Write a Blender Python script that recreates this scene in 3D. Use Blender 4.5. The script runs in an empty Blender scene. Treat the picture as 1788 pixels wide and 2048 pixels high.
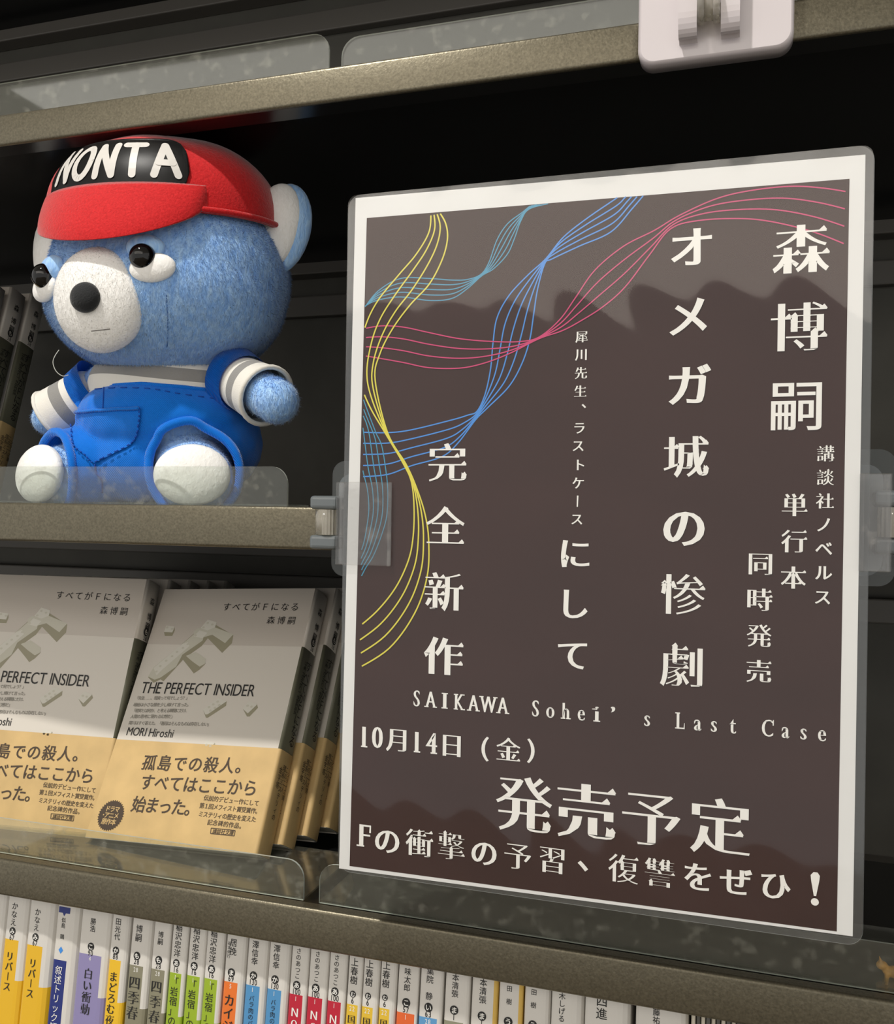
import bpy, bmesh, math, random
import numpy as np
from mathutils import Vector, Matrix, Euler
from mathutils.bvhtree import BVHTree

# ------------------------------------------------------------------ camera
CZ = 1.30                                   # height of the lens above the floor
F_PX, CX, CY = 1850.0, 894.0, 1024.0        # focal length in pixels of the 1788x2048 frame
RX = Vector((0.95206078, 0.01437011, -0.30557121))    # shelf direction seen from the lens
RY = Vector((0.30552054, 0.00565213, 0.95216871))     # into the shelf
RZ = Vector((0.0154098930, -0.99988077, 0.000990809)) # up
scene = bpy.context.scene
COL = scene.collection
cam_d = bpy.data.cameras.new('camera')
cam = bpy.data.objects.new('camera', cam_d)
COL.objects.link(cam)
cam_d.sensor_fit = 'HORIZONTAL'
cam_d.sensor_width = 36.0
cam_d.lens = 36.0 * F_PX / 1788.0
cam_d.clip_start = 0.01
right = Vector((RX[0], RY[0], RZ[0]))
upv = -Vector((RX[1], RY[1], RZ[1]))
back = -Vector((RX[2], RY[2], RZ[2]))
back.normalize(); right = upv.cross(back).normalized(); upv = back.cross(right)
M = Matrix((right, upv, back)).transposed().to_4x4()
M.translation = Vector((0, 0, CZ))
cam.matrix_world = M
scene.camera = cam

# ------------------------------------------------------------------ world, lights, exposure
scene.view_settings.view_transform = 'Standard'
scene.view_settings.look = 'None'
scene.view_settings.gamma = 1.0
scene.view_settings.use_curve_mapping = False
scene.view_settings.exposure = 0.0
world = bpy.data.worlds.new('world'); scene.world = world
world.use_nodes = True
world.node_tree.nodes['Background'].inputs[0].default_value = (1.0, 0.985, 0.95, 1)
world.node_tree.nodes['Background'].inputs[1].default_value = 0.80

KEY_DIR = Vector((0.18, 1.0, -1.68)).normalized()
def add_spot(name, loc, target, energy, radius, size, color, blend=0.4):
    l = bpy.data.lights.new(name, 'SPOT'); l.energy = energy; l.shadow_soft_size = radius
    l.spot_size = size; l.spot_blend = blend; l.color = color
    o = bpy.data.objects.new(name, l); COL.objects.link(o)
    o.location = loc
    o.rotation_euler = (Vector(target) - Vector(loc)).to_track_quat('-Z', 'Y').to_euler()
    return o
def add_area(name, loc, target, energy, sx, sy, color):
    l = bpy.data.lights.new(name, 'AREA'); l.energy = energy; l.shape = 'RECTANGLE'; l.size = sx; l.size_y = sy; l.color = color
    o = bpy.data.objects.new(name, l); COL.objects.link(o)
    o.location = loc
    o.rotation_euler = (Vector(target) - Vector(loc)).to_track_quat('-Z', 'Y').to_euler()
    return o
KT = Vector((-0.28, 0.39, CZ + 0.02))
KL = KT - KEY_DIR * 1.48
add_spot('ceiling_spot_light', KL, KT, 70.0, 0.03, math.radians(50), (1.0, 0.965, 0.91))
add_area('front_fill_light', (-0.3, -2.9, 2.42), (-0.3, 0.0, 1.6), 14.0, 4.4, 0.5, (1.0, 0.90, 0.78))  # added out of view: frontal fill, and a brighter upper reflection in the poster
add_area('ceiling_fill_light', (-0.5, -2.05, 2.66), (-0.5, -2.05, 0), 17.0, 3.6, 0.8, (1.0, 0.96, 0.9))  # unseen, placed overhead for soft fill and sheen on the top shelf front

# ------------------------------------------------------------------ helpers
def ray(px, py):
    v = Vector(((px - CX) / F_PX, (py - CY) / F_PX, 1.0))
    return Vector((RX.dot(v), RY.dot(v), RZ.dot(v)))
def at(px, py, Y):                      # the point at depth Y that a pixel of the photograph shows
    r = ray(px, py); r = r * (Y / r.y)
    return Vector((r.x, r.y, r.z + CZ))
def lin(c):
    c = c / 255.0
    return c / 12.92 if c <= 0.04045 else ((c + 0.055) / 1.055) ** 2.4
def rgb(r, g, b): return (lin(r), lin(g), lin(b), 1.0)
MATS = {}
def mat(name, col, rough=0.5, metal=0.0, spec=0.5, bump=None, sheen=0.0, noise=None, coat=0.0):
    if name in MATS: return MATS[name]
    m = bpy.data.materials.new(name); m.use_nodes = True
    nt = m.node_tree; b = nt.nodes['Principled BSDF']
    b.inputs['Base Color'].default_value = rgb(*col)
    b.inputs['Roughness'].default_value = rough
    b.inputs['Metallic'].default_value = metal
    b.inputs['Specular IOR Level'].default_value = spec
    if sheen:
        b.inputs['Sheen Weight'].default_value = sheen
        b.inputs['Sheen Roughness'].default_value = 0.4
    if coat:
        b.inputs['Coat Weight'].default_value = coat; b.inputs['Coat Roughness'].default_value = 0.06
    tc = nt.nodes.new('ShaderNodeTexCoord')
    if noise:                            # (scale, amount, stretch)
        mp = nt.nodes.new('ShaderNodeMapping'); mp.inputs['Scale'].default_value = noise[2] if len(noise) > 2 else (1, 1, 1)
        nz = nt.nodes.new('ShaderNodeTexNoise'); nz.inputs['Scale'].default_value = noise[0]; nz.inputs['Detail'].default_value = 4
        nt.links.new(tc.outputs['Object'], mp.inputs[0]); nt.links.new(mp.outputs[0], nz.inputs['Vector'])
        mx = nt.nodes.new('ShaderNodeMix'); mx.data_type = 'RGBA'; mx.blend_type = 'MULTIPLY'; mx.inputs['Factor'].default_value = 1.0
        mr = nt.nodes.new('ShaderNodeMapRange'); mr.inputs[1].default_value = 0.3; mr.inputs[2].default_value = 0.7
        mr.inputs[3].default_value = 1 - noise[1]; mr.inputs[4].default_value = 1 + noise[1]
        nt.links.new(nz.outputs['Fac'], mr.inputs[0])
        mx.inputs[6].default_value = rgb(*col)
        nt.links.new(mr.outputs[0], mx.inputs[7]); nt.links.new(mx.outputs[2], b.inputs['Base Color'])
    if bump:                             # (scale, strength, distance)
        nb = nt.nodes.new('ShaderNodeTexNoise'); nb.inputs['Scale'].default_value = bump[0]; nb.inputs['Detail'].default_value = 3
        nt.links.new(tc.outputs['Object'], nb.inputs['Vector'])
        bp = nt.nodes.new('ShaderNodeBump'); bp.inputs['Strength'].default_value = bump[1]; bp.inputs['Distance'].default_value = bump[2]
        nt.links.new(nb.outputs['Fac'], bp.inputs['Height']); nt.links.new(bp.outputs[0], b.inputs['Normal'])
    MATS[name] = m
    return m
def clear_mat(name, tint=(1, 1, 1), haze=0.03, haze_col=(200, 205, 200), rough=0.03, bump=None, boost=1.0, speck=0.0):
    """thin clear plastic: lets light through, reflects by Fresnel, a little haze"""
    m = bpy.data.materials.new(name); m.use_nodes = True
    nt = m.node_tree; N = nt.nodes; L = nt.links
    for n in list(N): N.remove(n)
    out = N.new('ShaderNodeOutputMaterial')
    tr = N.new('ShaderNodeBsdfTransparent'); tr.inputs[0].default_value = (*tint, 1)
    df = N.new('ShaderNodeBsdfDiffuse'); df.inputs[0].default_value = rgb(*haze_col)
    gl = N.new('ShaderNodeBsdfGlossy'); gl.inputs['Roughness'].default_value = rough
    gl.inputs[0].default_value = (boost, boost, boost, 1)
    fr = N.new('ShaderNodeFresnel')
    ge = N.new('ShaderNodeNewGeometry'); io = N.new('ShaderNodeMapRange')        # a thin sheet reflects alike from both sides
    io.inputs[3].default_value = 1.48; io.inputs[4].default_value = 1 / 1.48
    L.new(ge.outputs['Backfacing'], io.inputs[0]); L.new(io.outputs[0], fr.inputs[0])
    m1 = N.new('ShaderNodeMixShader'); m2 = N.new('ShaderNodeMixShader')
    L.new(tr.outputs[0], m1.inputs[1]); L.new(df.outputs[0], m1.inputs[2]); m1.inputs[0].default_value = haze
    tc = N.new('ShaderNodeTexCoord')
    if speck:
        nz = N.new('ShaderNodeTexNoise'); nz.inputs['Scale'].default_value = 180; nz.inputs['Detail'].default_value = 6
        L.new(tc.outputs['Object'], nz.inputs['Vector'])
        mr = N.new('ShaderNodeMapRange'); mr.inputs[1].default_value = 0.56; mr.inputs[2].default_value = 0.78
        mr.inputs[3].default_value = haze; mr.inputs[4].default_value = haze + speck
        L.new(nz.outputs['Fac'], mr.inputs[0]); L.new(mr.outputs[0], m1.inputs[0])
    L.new(m1.outputs[0], m2.inputs[1]); L.new(gl.outputs[0], m2.inputs[2]); L.new(fr.outputs[0], m2.inputs[0])
    if bump:
        nb = N.new('ShaderNodeTexNoise'); nb.inputs['Scale'].default_value = bump[0]; nb.inputs['Detail'].default_value = 1.2
        mp = N.new('ShaderNodeMapping'); mp.inputs['Scale'].default_value = bump[3] if len(bump) > 3 else (1, 1, 1)
        L.new(tc.outputs['Object'], mp.inputs[0]); L.new(mp.outputs[0], nb.inputs['Vector'])
        bp = N.new('ShaderNodeBump'); bp.inputs['Strength'].default_value = bump[1]; bp.inputs['Distance'].default_value = bump[2]
        L.new(nb.outputs['Fac'], bp.inputs['Height'])
        L.new(bp.outputs[0], gl.inputs['Normal']); L.new(bp.outputs[0], fr.inputs['Normal'])
    L.new(m2.outputs[0], out.inputs[0])
    MATS[name] = m
    return m

def tag(o, label=None, cat=None, group=None, kind=None):
    if label: o['label'] = label
    if cat: o['category'] = cat
    if group: o['group'] = group
    if kind: o['kind'] = kind
    return o
def empty(name, loc, label=None, cat=None, group=None):
    o = bpy.data.objects.new(name, None); COL.objects.link(o)
    o.empty_display_size = 0.02
    o.matrix_world = Matrix.Translation(Vector(loc))
    return tag(o, label, cat, group)
def link_mesh(name, me, mats, parent=None, smooth=False):
    """mesh given in world space; becomes a child that keeps its place"""
    for m in (mats if isinstance(mats, (list, tuple)) else [mats]): me.materials.append(m)
    if smooth: me.polygons.foreach_set('use_smooth', [True] * len(me.polygons))
    o = bpy.data.objects.new(name, me); COL.objects.link(o)
    if parent is not None:
        o.parent = parent; o.matrix_parent_inverse = WORLD(parent).inverted()
    return o
def WORLD(o):
    m = o.matrix_basis.copy()
    if o.parent is not None: m = WORLD(o.parent) @ o.matrix_parent_inverse @ m
    return m
def bm_obj(name, bm, mats, parent=None, smooth=False):
    me = bpy.data.meshes.new(name); bm.to_mesh(me); bm.free()
    return link_mesh(name, me, mats, parent, smooth)
def add_box(bm, lo, hi, mi=0, mtx=None, bevel=0.0, seg=2):
    r = bmesh.ops.create_cube(bm, size=1.0)
    vs = r['verts']
    for v in vs:
        v.co = Vector((lo[i] + (v.co[i] + 0.5) * (hi[i] - lo[i]) for i in range(3)))
    fs = list({f for v in vs for f in v.link_faces})
    if bevel:
        es = list({e for v in vs for e in v.link_edges})
        g = bmesh.ops.bevel(bm, geom=es + vs, offset=bevel, segments=seg, affect='EDGES', profile=0.5)
        fs = list(set(g['faces']) | {f for f in fs if f.is_valid})
        vs = list({v for f in fs for v in f.verts})
        fs = list({f for v in vs for f in v.link_faces}); vs = list({v for f in fs for v in f.verts})
    for f in fs: f.material_index = mi
    if mtx is not None:
        for v in vs: v.co = mtx @ v.co
    return vs
def add_prism(bm, pts, d, mi=0):
    """pts: closed outline of 3D points in a plane, extruded by vector d"""
    a = [bm.verts.new(p) for p in pts]; b = [bm.verts.new(Vector(p) + Vector(d)) for p in pts]
    n = len(pts); fs = [bm.faces.new(a[::-1]), bm.faces.new(b)]
    for i in range(n): fs.append(bm.faces.new((a[i], a[(i + 1) % n], b[(i + 1) % n], b[i])))
    for f in fs: f.material_index = mi
    return fs
def rounded(x0, z0, x1, z1, r, seg=6, corners=(1, 1, 1, 1)):
    """outline points of a rounded rectangle: BL, BR, TR, TL flags"""
    out = []
    for k, (cx, cz, a0, sx, sz) in enumerate(((x0 + r, z0 + r, 180, 0, 0), (x1 - r, z0 + r, 270, 1, 0), (x1 - r, z1 - r, 0, 1, 1), (x0 + r, z1 - r, 90, 0, 1))):
        if corners[k]:
            for i in range(seg + 1):
                a = math.radians(a0 + 90 * i / seg); out.append((cx + r * math.cos(a), cz + r * math.sin(a)))
        else:
            out.append((x1 if sx else x0, z1 if sz else z0))
    return out
def add_tube(bm, pts, r, sides=8, mi=0, closed=False):
    pts = [Vector(p) for p in pts]; n = len(pts); rings = []
    if n < 2: print("short tube"); return
    up = Vector((0.13, 0.21, 0.97))
    for i, p in enumerate(pts):
        a = pts[(i - 1) % n] if (closed or i > 0) else p; b = pts[(i + 1) % n] if (closed or i < n - 1) else p
        t = (b - a).normalized(); s = t.cross(up)
        if s.length < 0.05: s = t.cross(Vector((1, 0, 0)))
        s.normalize(); w = s.cross(t)
        rr = r[i] if isinstance(r, (list, tuple)) else r
        rings.append([bm.verts.new(p + (s * math.cos(2 * math.pi * k / sides) + w * math.sin(2 * math.pi * k / sides)) * rr) for k in range(sides)])
    m = n if closed else n - 1
    for i in range(m):
        A, B = rings[i], rings[(i + 1) % n]
        for k in range(sides):
            f = bm.faces.new((A[k], A[(k + 1) % sides], B[(k + 1) % sides], B[k])); f.smooth = True; f.material_index = mi
    if not closed:
        bm.faces.new(rings[0][::-1]).material_index = mi; bm.faces.new(rings[-1]).material_index = mi
def spline(P, n=8):
    P = [Vector(p) for p in P]; out = []
    for i in range(len(P) - 1):
        p0 = P[max(i - 1, 0)]; p1 = P[i]; p2 = P[i + 1]; p3 = P[min(i + 2, len(P) - 1)]
        for k in range(n):
            t = k / n
            out.append(0.5 * ((2 * p1) + (p2 - p0) * t + (2 * p0 - 5 * p1 + 4 * p2 - p3) * t * t + (3 * p1 - p0 - 3 * p2 + p3) * t ** 3))
    out.append(P[-1]); return out
def copy_tree(o, parent=None):
    c = o.copy(); COL.objects.link(c)
    if parent is not None: c.parent = parent
    for k in [k for k in COL.objects if k.parent is o]: copy_tree(k, c)
    return c

# ------------------------------------------------------------------ lettering (built-in font, glyph by glyph)
GL = {}
def glyph(ch, ax=0.0, ay=0.0, serif=False):
    """outline of one character; strokes grow by ax sideways and by ay in height (brush-like contrast when ay < 0)"""
    k = (ch, ax, ay, serif)
    if k in GL: return GL[k]
    c = bpy.data.curves.new('t', 'FONT'); c.body = ch; c.resolution_u = 4
    o = bpy.data.objects.new('t', c); COL.objects.link(o)
    bpy.context.view_layer.update()
    m = bpy.data.meshes.new_from_object(o.evaluated_get(bpy.context.evaluated_depsgraph_get()))
    bm = bmesh.new(); bm.from_mesh(m); bmesh.ops.remove_doubles(bm, verts=bm.verts, dist=1e-5)
    mv = {}; extra = []
    if ax or ay:
        for v in bm.verts:
            ns = []
            for e in v.link_edges:
                if len(e.link_faces) != 1: continue
                d = (e.verts[1].co - e.verts[0].co); n = Vector((d.y, -d.x))
                if n.length < 1e-7: continue
                n.normalize(); mid = (e.verts[0].co + e.verts[1].co) / 2
                if n.dot((e.link_faces[0].calc_center_median() - mid).xy) > 0: n = -n
                ns.append(n)
            f = lambda n: ax * n.x * n.x + ay * n.y * n.y
            if len(ns) == 2:
                a, b = ns; det = a.x * b.y - a.y * b.x
                if abs(det) > 0.35: dx, dy = (f(a) * b.y - f(b) * a.y) / det, (a.x * f(b) - b.x * f(a)) / det
                else:
                    n = a + b
                    if n.length < 1e-4: n = a
                    n.normalize(); dx, dy = n.x * f(n), n.y * f(n)
            elif ns: dx, dy = ns[0].x * f(ns[0]), ns[0].y * f(ns[0])
            else: dx = dy = 0.0
            mv[v] = (max(-0.06, min(0.06, dx)), max(-0.06, min(0.06, dy)))
        if serif:
            for e in bm.edges:
                if len(e.link_faces) != 1: continue
                a, b = e.verts
                if abs(a.co.x - b.co.x) < 0.012 and 0.045 < abs(a.co.y - b.co.y) < 0.095 and e.link_faces[0].calc_center_median().x < a.co.x:
                    t = a if a.co.y > b.co.y else b
                    x = t.co.x + mv[t][0]; y = t.co.y + mv[t][1]
                    extra.append(((x - 0.13, y - 0.004), (x + 0.012, y - 0.004), (x - 0.045, y + 0.075)))
    bm.verts.index_update()
    v = [(p.co.x + mv.get(p, (0, 0))[0], p.co.y + mv.get(p, (0, 0))[1]) for p in bm.verts]; f = [tuple(q.index for q in p.verts) for p in bm.faces]
    bm.free(); bpy.data.objects.remove(o); bpy.data.curves.remove(c); bpy.data.meshes.remove(m)
    xs = [a for a, b in v] or [0]; ys = [b for a, b in v] or [0]
    GL[k] = (v, f, min(xs), max(xs), min(ys), max(ys), extra)
    return GL[k]
SERIF = {'A': 'b0.08 b0.92', 'I': 'b0.5 t0.5', 'K': 'b0.12 t0.12 b0.92 t0.86', 'W': 't0.06 t0.94', 'h': 'b0.1 b0.9',
         'i': 'b0.5 x0.1', 'L': 'b0.12 t0.12 rb', 'F': 'b0.12 rt', 'C': 'rt', '1': 'b0.62 ', '4': 'b0.72'}
class Lettering:
    def __init__(s, lift=(0, -3e-5, 0)): s.v = []; s.f = []; s.lift = Vector(lift)
    def put(s, ch, place, w=1.0, h=1.0, style='gothic', full=True, heavy=0.03):
        """place(u, v) maps em coordinates (centre 0,0) into 3D"""
        if ch in ' \u3000': return
        if ch in '讐撃講談惨劇復': heavy = heavy * 0.55
        elif ch in '城発習衝定完予新博': heavy = heavy * 0.72
        kana = '\u3040' <= ch <= '\u30ff'
        if style == 'gothic': g = glyph(ch)
        elif style == 'bold': g = glyph(ch, heavy * 0.7, heavy * 0.55)
        elif ch == '嗣': g = glyph(ch, 0.012, 0.0)
        else: g = glyph(ch, heavy * 1.15, 0.0 if kana else -0.018, serif=full and not kana)
        vs, fs, *bb = g
        cx = 0.5 if full else (bb[0] + bb[1]) / 2; cy = 0.38 if full else 0.35
        b = len(s.v)
        s.v += [place((x - cx) * w, (y - cy) * h) for x, y in vs]
        s.f += [tuple(b + i for i in f) for f in fs]
        for tri in bb[4]:
            b = len(s.v); s.v += [place((x - cx) * w, (y - cy) * h) + s.lift for x, y in tri]; s.f.append((b, b + 1, b + 2))
        if style == 'mincho' and not full and ch in SERIF:
            x0, x1, y0, y1 = bb[:4]; sw, st = 0.15, 0.022
            for t in SERIF[ch].split():
                if t[0] in 'bt':
                    fx = x0 + (x1 - x0) * float(t[1:]); yy = y0 + st if t[0] == 'b' else y1 - st
                    q = [(fx - sw, yy - st), (fx + sw, yy - st), (fx + sw, yy + st), (fx - sw, yy + st)]
                elif t[0] == 'x':
                    q = [(x0 - 0.13, 0.50), (x0 + 0.1, 0.50), (x0 + 0.1, 0.55), (x0 - 0.13, 0.53)]
                elif t == 'rt': q = [(x1 - 0.04, y1 - 0.22), (x1 + 0.03, y1 - 0.22), (x1 + 0.03, y1), (x1 - 0.02, y1)]
                elif t == 'rb': q = [(x1 - 0.04, y0), (x1 + 0.03, y0), (x1 + 0.03, y0 + 0.24), (x1, y0 + 0.24)]
                else: continue
                b = len(s.v); s.v += [place((x - cx) * w, (y - cy) * h) + s.lift for x, y in q]; s.f.append((b, b + 1, b + 2, b + 3))
    def poly(s, pts):
        b = len(s.v); s.v += [Vector(p) for p in pts]; s.f.append(tuple(range(b, b + len(pts))))
    def row(s, text, o, ux, uy, size, pitch, **k):
        """characters centred on o + i*pitch*ux"""
        for i, ch in enumerate(text):
            c = o + ux * (pitch * i)
            s.put(ch, lambda a, b, c=c: c + ux * (a * size) + uy * (b * size), **k)
    def line(s, text, o, ux, uy, size, squeeze=1.0, **k):
        """proportional Latin line starting at o (baseline)"""
        x = 0.0
        for ch in text:
            if ch == ' ': x += 0.28 * size * squeeze; continue
            vs, fs, a0, a1, b0, b1, _ = glyph(ch)
            wd = (a1 - a0); b = len(s.v)
            s.v += [o + ux * (x + (p - a0) * size * squeeze) + uy * (q * size) for p, q in vs]
            s.f += [tuple(b + i for i in f) for f in fs]
            x += (wd + 0.09) * size * squeeze
        return x
    def build(s, name, m, parent=None):
        me = bpy.data.meshes.new(name); me.from_pydata([tuple(p) for p in s.v], [], s.f)
        return link_mesh(name, me, m, parent)

# ------------------------------------------------------------------ materials
m_paint = mat('taupe_metallic_paint', (112, 106, 90), rough=0.38, metal=0.75, spec=0.5, bump=(900, 0.25, 0.0004), noise=(1100, 0.2))
m_board = mat('board_dark_reflection', (22, 23, 24), rough=0.22, spec=0.35, bump=(300, 0.05, 0.0002))  # dark colour stands in for the shelf paint reflecting dark surroundings
m_black = mat('black_panel', (84, 82, 76), rough=0.6, spec=0.25, noise=(30, 0.1))
m_rail = mat('dark_rail', (96, 92, 86), rough=0.45, spec=0.4)
m_floor = mat('floor_lino', (150, 138, 120), rough=0.4, noise=(3, 0.1))
m_wall = mat('shop_wall', (120, 104, 92), rough=0.8, noise=(2.2, 0.5, (1, 1, 4)))
m_ceil = mat('ceiling_paint', (225, 222, 214), rough=0.9)
m_acr = clear_mat('clear_acrylic', tint=(0.93, 0.95, 0.93), haze=0.05, haze_col=(168, 166, 154), speck=0.22, boost=1.0)
m_acr_edge = mat('acrylic_edge', (190, 195, 185), rough=0.25, spec=0.8)
m_film = clear_mat('laminate_film', tint=(0.97, 0.97, 0.97), haze=0.012, haze_col=(200, 190, 180), rough=0.04)
m_filmrim = clear_mat('laminate_rim', tint=(0.75, 0.77, 0.78), haze=0.10, haze_col=(150, 152, 152), rough=0.12)
m_filmedge = mat('laminate_cut_edge', (205, 205, 200), rough=0.35)
m_paper = mat('poster_paper', (230, 230, 228), rough=0.6, noise=(40, 0.015))
m_brown = mat('poster_brown_print', (58, 38, 36), rough=0.5, spec=0.1, noise=(14, 0.10, (1, 1, 2)))
m_white = mat('poster_white_print', (244, 242, 236), rough=0.5)
m_yel = mat('yellow_print', (226, 214, 70), rough=0.5)
m_blu = mat('blue_print', (62, 140, 222), rough=0.5)
m_cya = mat('cyan_print', (52, 146, 182), rough=0.5)
m_mag = mat('magenta_print', (205, 52, 112), rough=0.5)
m_ink = mat('black_ink', (30, 29, 28), rough=0.55)
m_inkgrey = mat('grey_ink', (112, 108, 98), rough=0.55)

# ------------------------------------------------------------------ the setting
def struct(name, lo, hi, m):
    bm = bmesh.new(); add_box(bm, lo, hi)
    return tag(bm_obj(name, bm, m), kind='structure')
struct('floor', (-2.6, -3.1, -0.05), (2.6, 0.8, 0.0), m_floor)
struct('ceiling', (-2.6, -3.1, 2.7), (2.6, 0.8, 2.75), m_ceil)
struct('wall_back', (-2.6, 0.70, 0.0), (2.6, 0.76, 2.7), m_black)

# ------------------------------------------------------------------ bookcase: folded steel shelves with a taupe front
YS = 0.385                                    # front face of the shelves
XL, XR = -1.35, 0.75
SHELVES = {'top': (0.1871, 0.2032), 'mid': (-0.0179, 0.0019), 'low': (-0.2009, -0.1821), 'base': (-0.378, -0.3582), 'upper': (0.395, 0.412)}
case = empty('bookcase', (-0.3, 0.5, 0.0), 'black steel bookcase with taupe metallic shelf fronts', 'bookcase')
def shelf_mesh(z0, z1):
    bm = bmesh.new()
    r = 0.0016; z0 += CZ; z1 += CZ
    prof = [(YS + 0.013, z0 + 0.001), (YS + 0.013, z0)]
    for i in range(5):
        a = math.radians(270 - 90 * i / 4); prof.append((YS + r + r * math.cos(a), z0 + r + r * math.sin(a)))
    for i in range(5):
        a = math.radians(180 - 90 * i / 4); prof.append((YS + r + r * math.cos(a), z1 - r + r * math.sin(a)))
    sl = 0.0235
    prof += [(YS + 0.006, z1), (YS + 0.0062, z1 - 0.0006), (0.62, z1 - 0.0006 - sl), (0.62, z1 - 0.002 - sl), (YS + 0.0011, z1 - 0.002), (YS + 0.0011, z0 + 0.001)]
    fs = add_prism(bm, [(XL, y, z) for y, z in prof], (XR - XL, 0, 0))
    for f in bm.faces:
        c = f.calc_center_median()
        f.material_index = 1 if (c.y > YS + 0.0055 or (abs(c.z - z0) < 0.0008 and c.y > YS + 0.003)) else 0
        n = f.normal
        f.smooth = c.y < YS + 0.002 and len(f.verts) == 4
    bmesh.ops.recalc_face_normals(bm, faces=bm.faces)
    return bm
SHELF_LABEL = {'top': 'shelf with a taupe metallic front edge above the bear and the poster', 'mid': 'shelf with a taupe metallic front edge that the blue bear sits on',
               'low': 'shelf with a taupe metallic front edge carrying the face-out paperbacks', 'base': 'shelf under the row of spine-out paperbacks', 'upper': 'highest shelf, only its underside showing at the upper left'}
for k in SHELVES:
    bm_obj_ = bm_obj('steel_shelf', shelf_mesh(*SHELVES[k]), [m_paint, m_board]); tag(bm_obj_, SHELF_LABEL[k], 'shelf', 'steel shelves of the bookcase')
bm = bmesh.new(); add_box(bm, (XL, 0.62, 0.05), (XR, 0.64, 2.1)); bm_obj('back_panel', bm, m_black, case)
for x in (XL - 0.02, XR):
    bm = bmesh.new(); add_box(bm, (x, YS, 0.0), (x + 0.02, 0.64, 2.1)); bm_obj('side_panel', bm, m_black, case)
for k in ('upper', 'top', 'mid', 'low'):      # hanging rails on the back panel under each shelf
    z = SHELVES[k][0] + CZ
    bm = bmesh.new(); add_box(bm, (XL, 0.605, z - 0.016), (XR, 0.62, z - 0.004), bevel=0.001); add_box(bm, (XL, 0.612, z - 0.045), (XR, 0.62, z - 0.030), bevel=0.001)
    bm_obj('back_rail', bm, m_rail, case)

# ------------------------------------------------------------------ clear acrylic lips standing on the shelves
def lip(x0, x1, y, z0, z1, label, r0, r1, depth=0.022):
    e = empty('acrylic_lip', ((x0 + x1) / 2, y, z0), label, 'shelf edging', 'clear acrylic edgings on the shelves')
    bm = bmesh.new()
    out = rounded(x0, z0, x1, z1, 0.0085, 6, (0, 0, r1, r0))
    fs = add_prism(bm, [(x, y, z) for x, z in out], (0, 0.0011, 0))
    for f in fs[2:]: f.material_index = 1
    bmesh.ops.recalc_face_normals(bm, faces=bm.faces)
    bm_obj('upright_plate', bm, [m_acr, m_acr_edge], e)
    bm = bmesh.new(); add_box(bm, (x0, y + 0.0011, z0), (x1, y + depth, z0 + 0.0009)); bm_obj('foot_plate', bm, m_acr, e)
    return e
def X_at(px, py, Y): return at(px, py, Y).x
def Z_at(px, py, Y): return at(px, py, Y).z
yt = 0.391
lip(-1.0, X_at(658, 110, yt), yt, SHELVES['top'][1] + CZ, Z_at(600, 72, yt), 'clear acrylic edging on the top shelf above the bear', 0, 1)
lip(X_at(683, 110, yt), 0.5, yt, SHELVES['top'][1] + CZ, Z_at(740, 68, yt), 'scratched clear acrylic edging on the top shelf above the poster', 1, 0)
lip(-1.0, X_at(575, 960, 0.3865), 0.3865, SHELVES['mid'][1] + CZ, Z_at(300, 933, 0.3865), 'clear acrylic edging in front of the bear', 0, 1)
yl = 0.392
zl = Z_at(400, 1693, yl)
lip(-1.0, X_at(607, 1770, yl), yl, SHELVES['low'][1] + CZ, zl, 'clear acrylic edging in front of the face-out books', 0, 1, 0.06)
lip(X_at(638, 1790, yl), 0.5, yl, SHELVES['low'][1] + CZ, zl + 0.0005, 'clear acrylic edging on the shelf below the poster', 1, 0, 0.06)

# ------------------------------------------------------------------ laminated poster
YP = 0.360
def P(px, py, d=0.0):
    p = at(px, py, YP); return Vector((p.x, YP + d, p.z))
TL, TR, BR, BL = P(700, 390), P(1751, 289), P(1725, 1886), P(672, 1748)
px0, px1 = (TL.x + BL.x) / 2, (TR.x + BR.x) / 2
pz0, pz1 = (BL.z + BR.z) / 2, (TL.z + TR.z) / 2
poster = empty('laminated_poster', ((px0 + px1) / 2, YP, pz0), 'laminated dark brown poster with white Japanese lettering and coloured wavy lines', 'poster')
bm = bmesh.new(); o1 = rounded(px0, pz0, px1, pz1, 0.0055, 6)
fs = add_prism(bm, [(x, YP + 0.0003, z) for x, z in o1], (0, 0.0003, 0))
for f in fs[2:]: f.material_index = 1
bmesh.ops.recalc_face_normals(bm, faces=bm.faces)
bm_obj('laminate_backing', bm, [m_filmrim, m_filmedge], poster)
a, b = P(711, 396), P(1731, 309); c, d = P(1705.5, 1873), P(678, 1737)
bm = bmesh.new(); add_prism(bm, [(q.x, YP + 0.00025, q.z) for q in (d, c, b, a)], (0, -0.00015, 0)); bmesh.ops.recalc_face_normals(bm, faces=bm.faces)
bm_obj('paper_sheet', bm, m_paper, poster)
a, b, c, d = P(733.5, 436), P(1699, 357.5), P(1673.5, 1863), P(699, 1732)
BX0, BX1, BZ0, BZ1 = max(a.x, d.x) - 0.0002, max(b.x, c.x) - 0.0002, (c.z + d.z) / 2, (a.z + b.z) / 2
bm = bmesh.new(); add_prism(bm, [(q.x, YP + 0.0001, q.z) for q in (d, c, b, a)], (0, -0.00008, 0)); bmesh.ops.recalc_face_normals(bm, faces=bm.faces)
bm_obj('printed_ground', bm, m_brown, poster)
def film_wave(u, v):
    a = 0.00010 * math.sin(u * 21 + 3 * math.sin(v * 9)) * math.sin(v * 26 + 2.2 * math.sin(u * 11 + 1))
    return a + 0.00007 * math.sin(u * 47 + v * 31 + 2 * math.sin(v * 17)) + 0.00012 * math.sin(v * 8.5 + u * 3)
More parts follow.
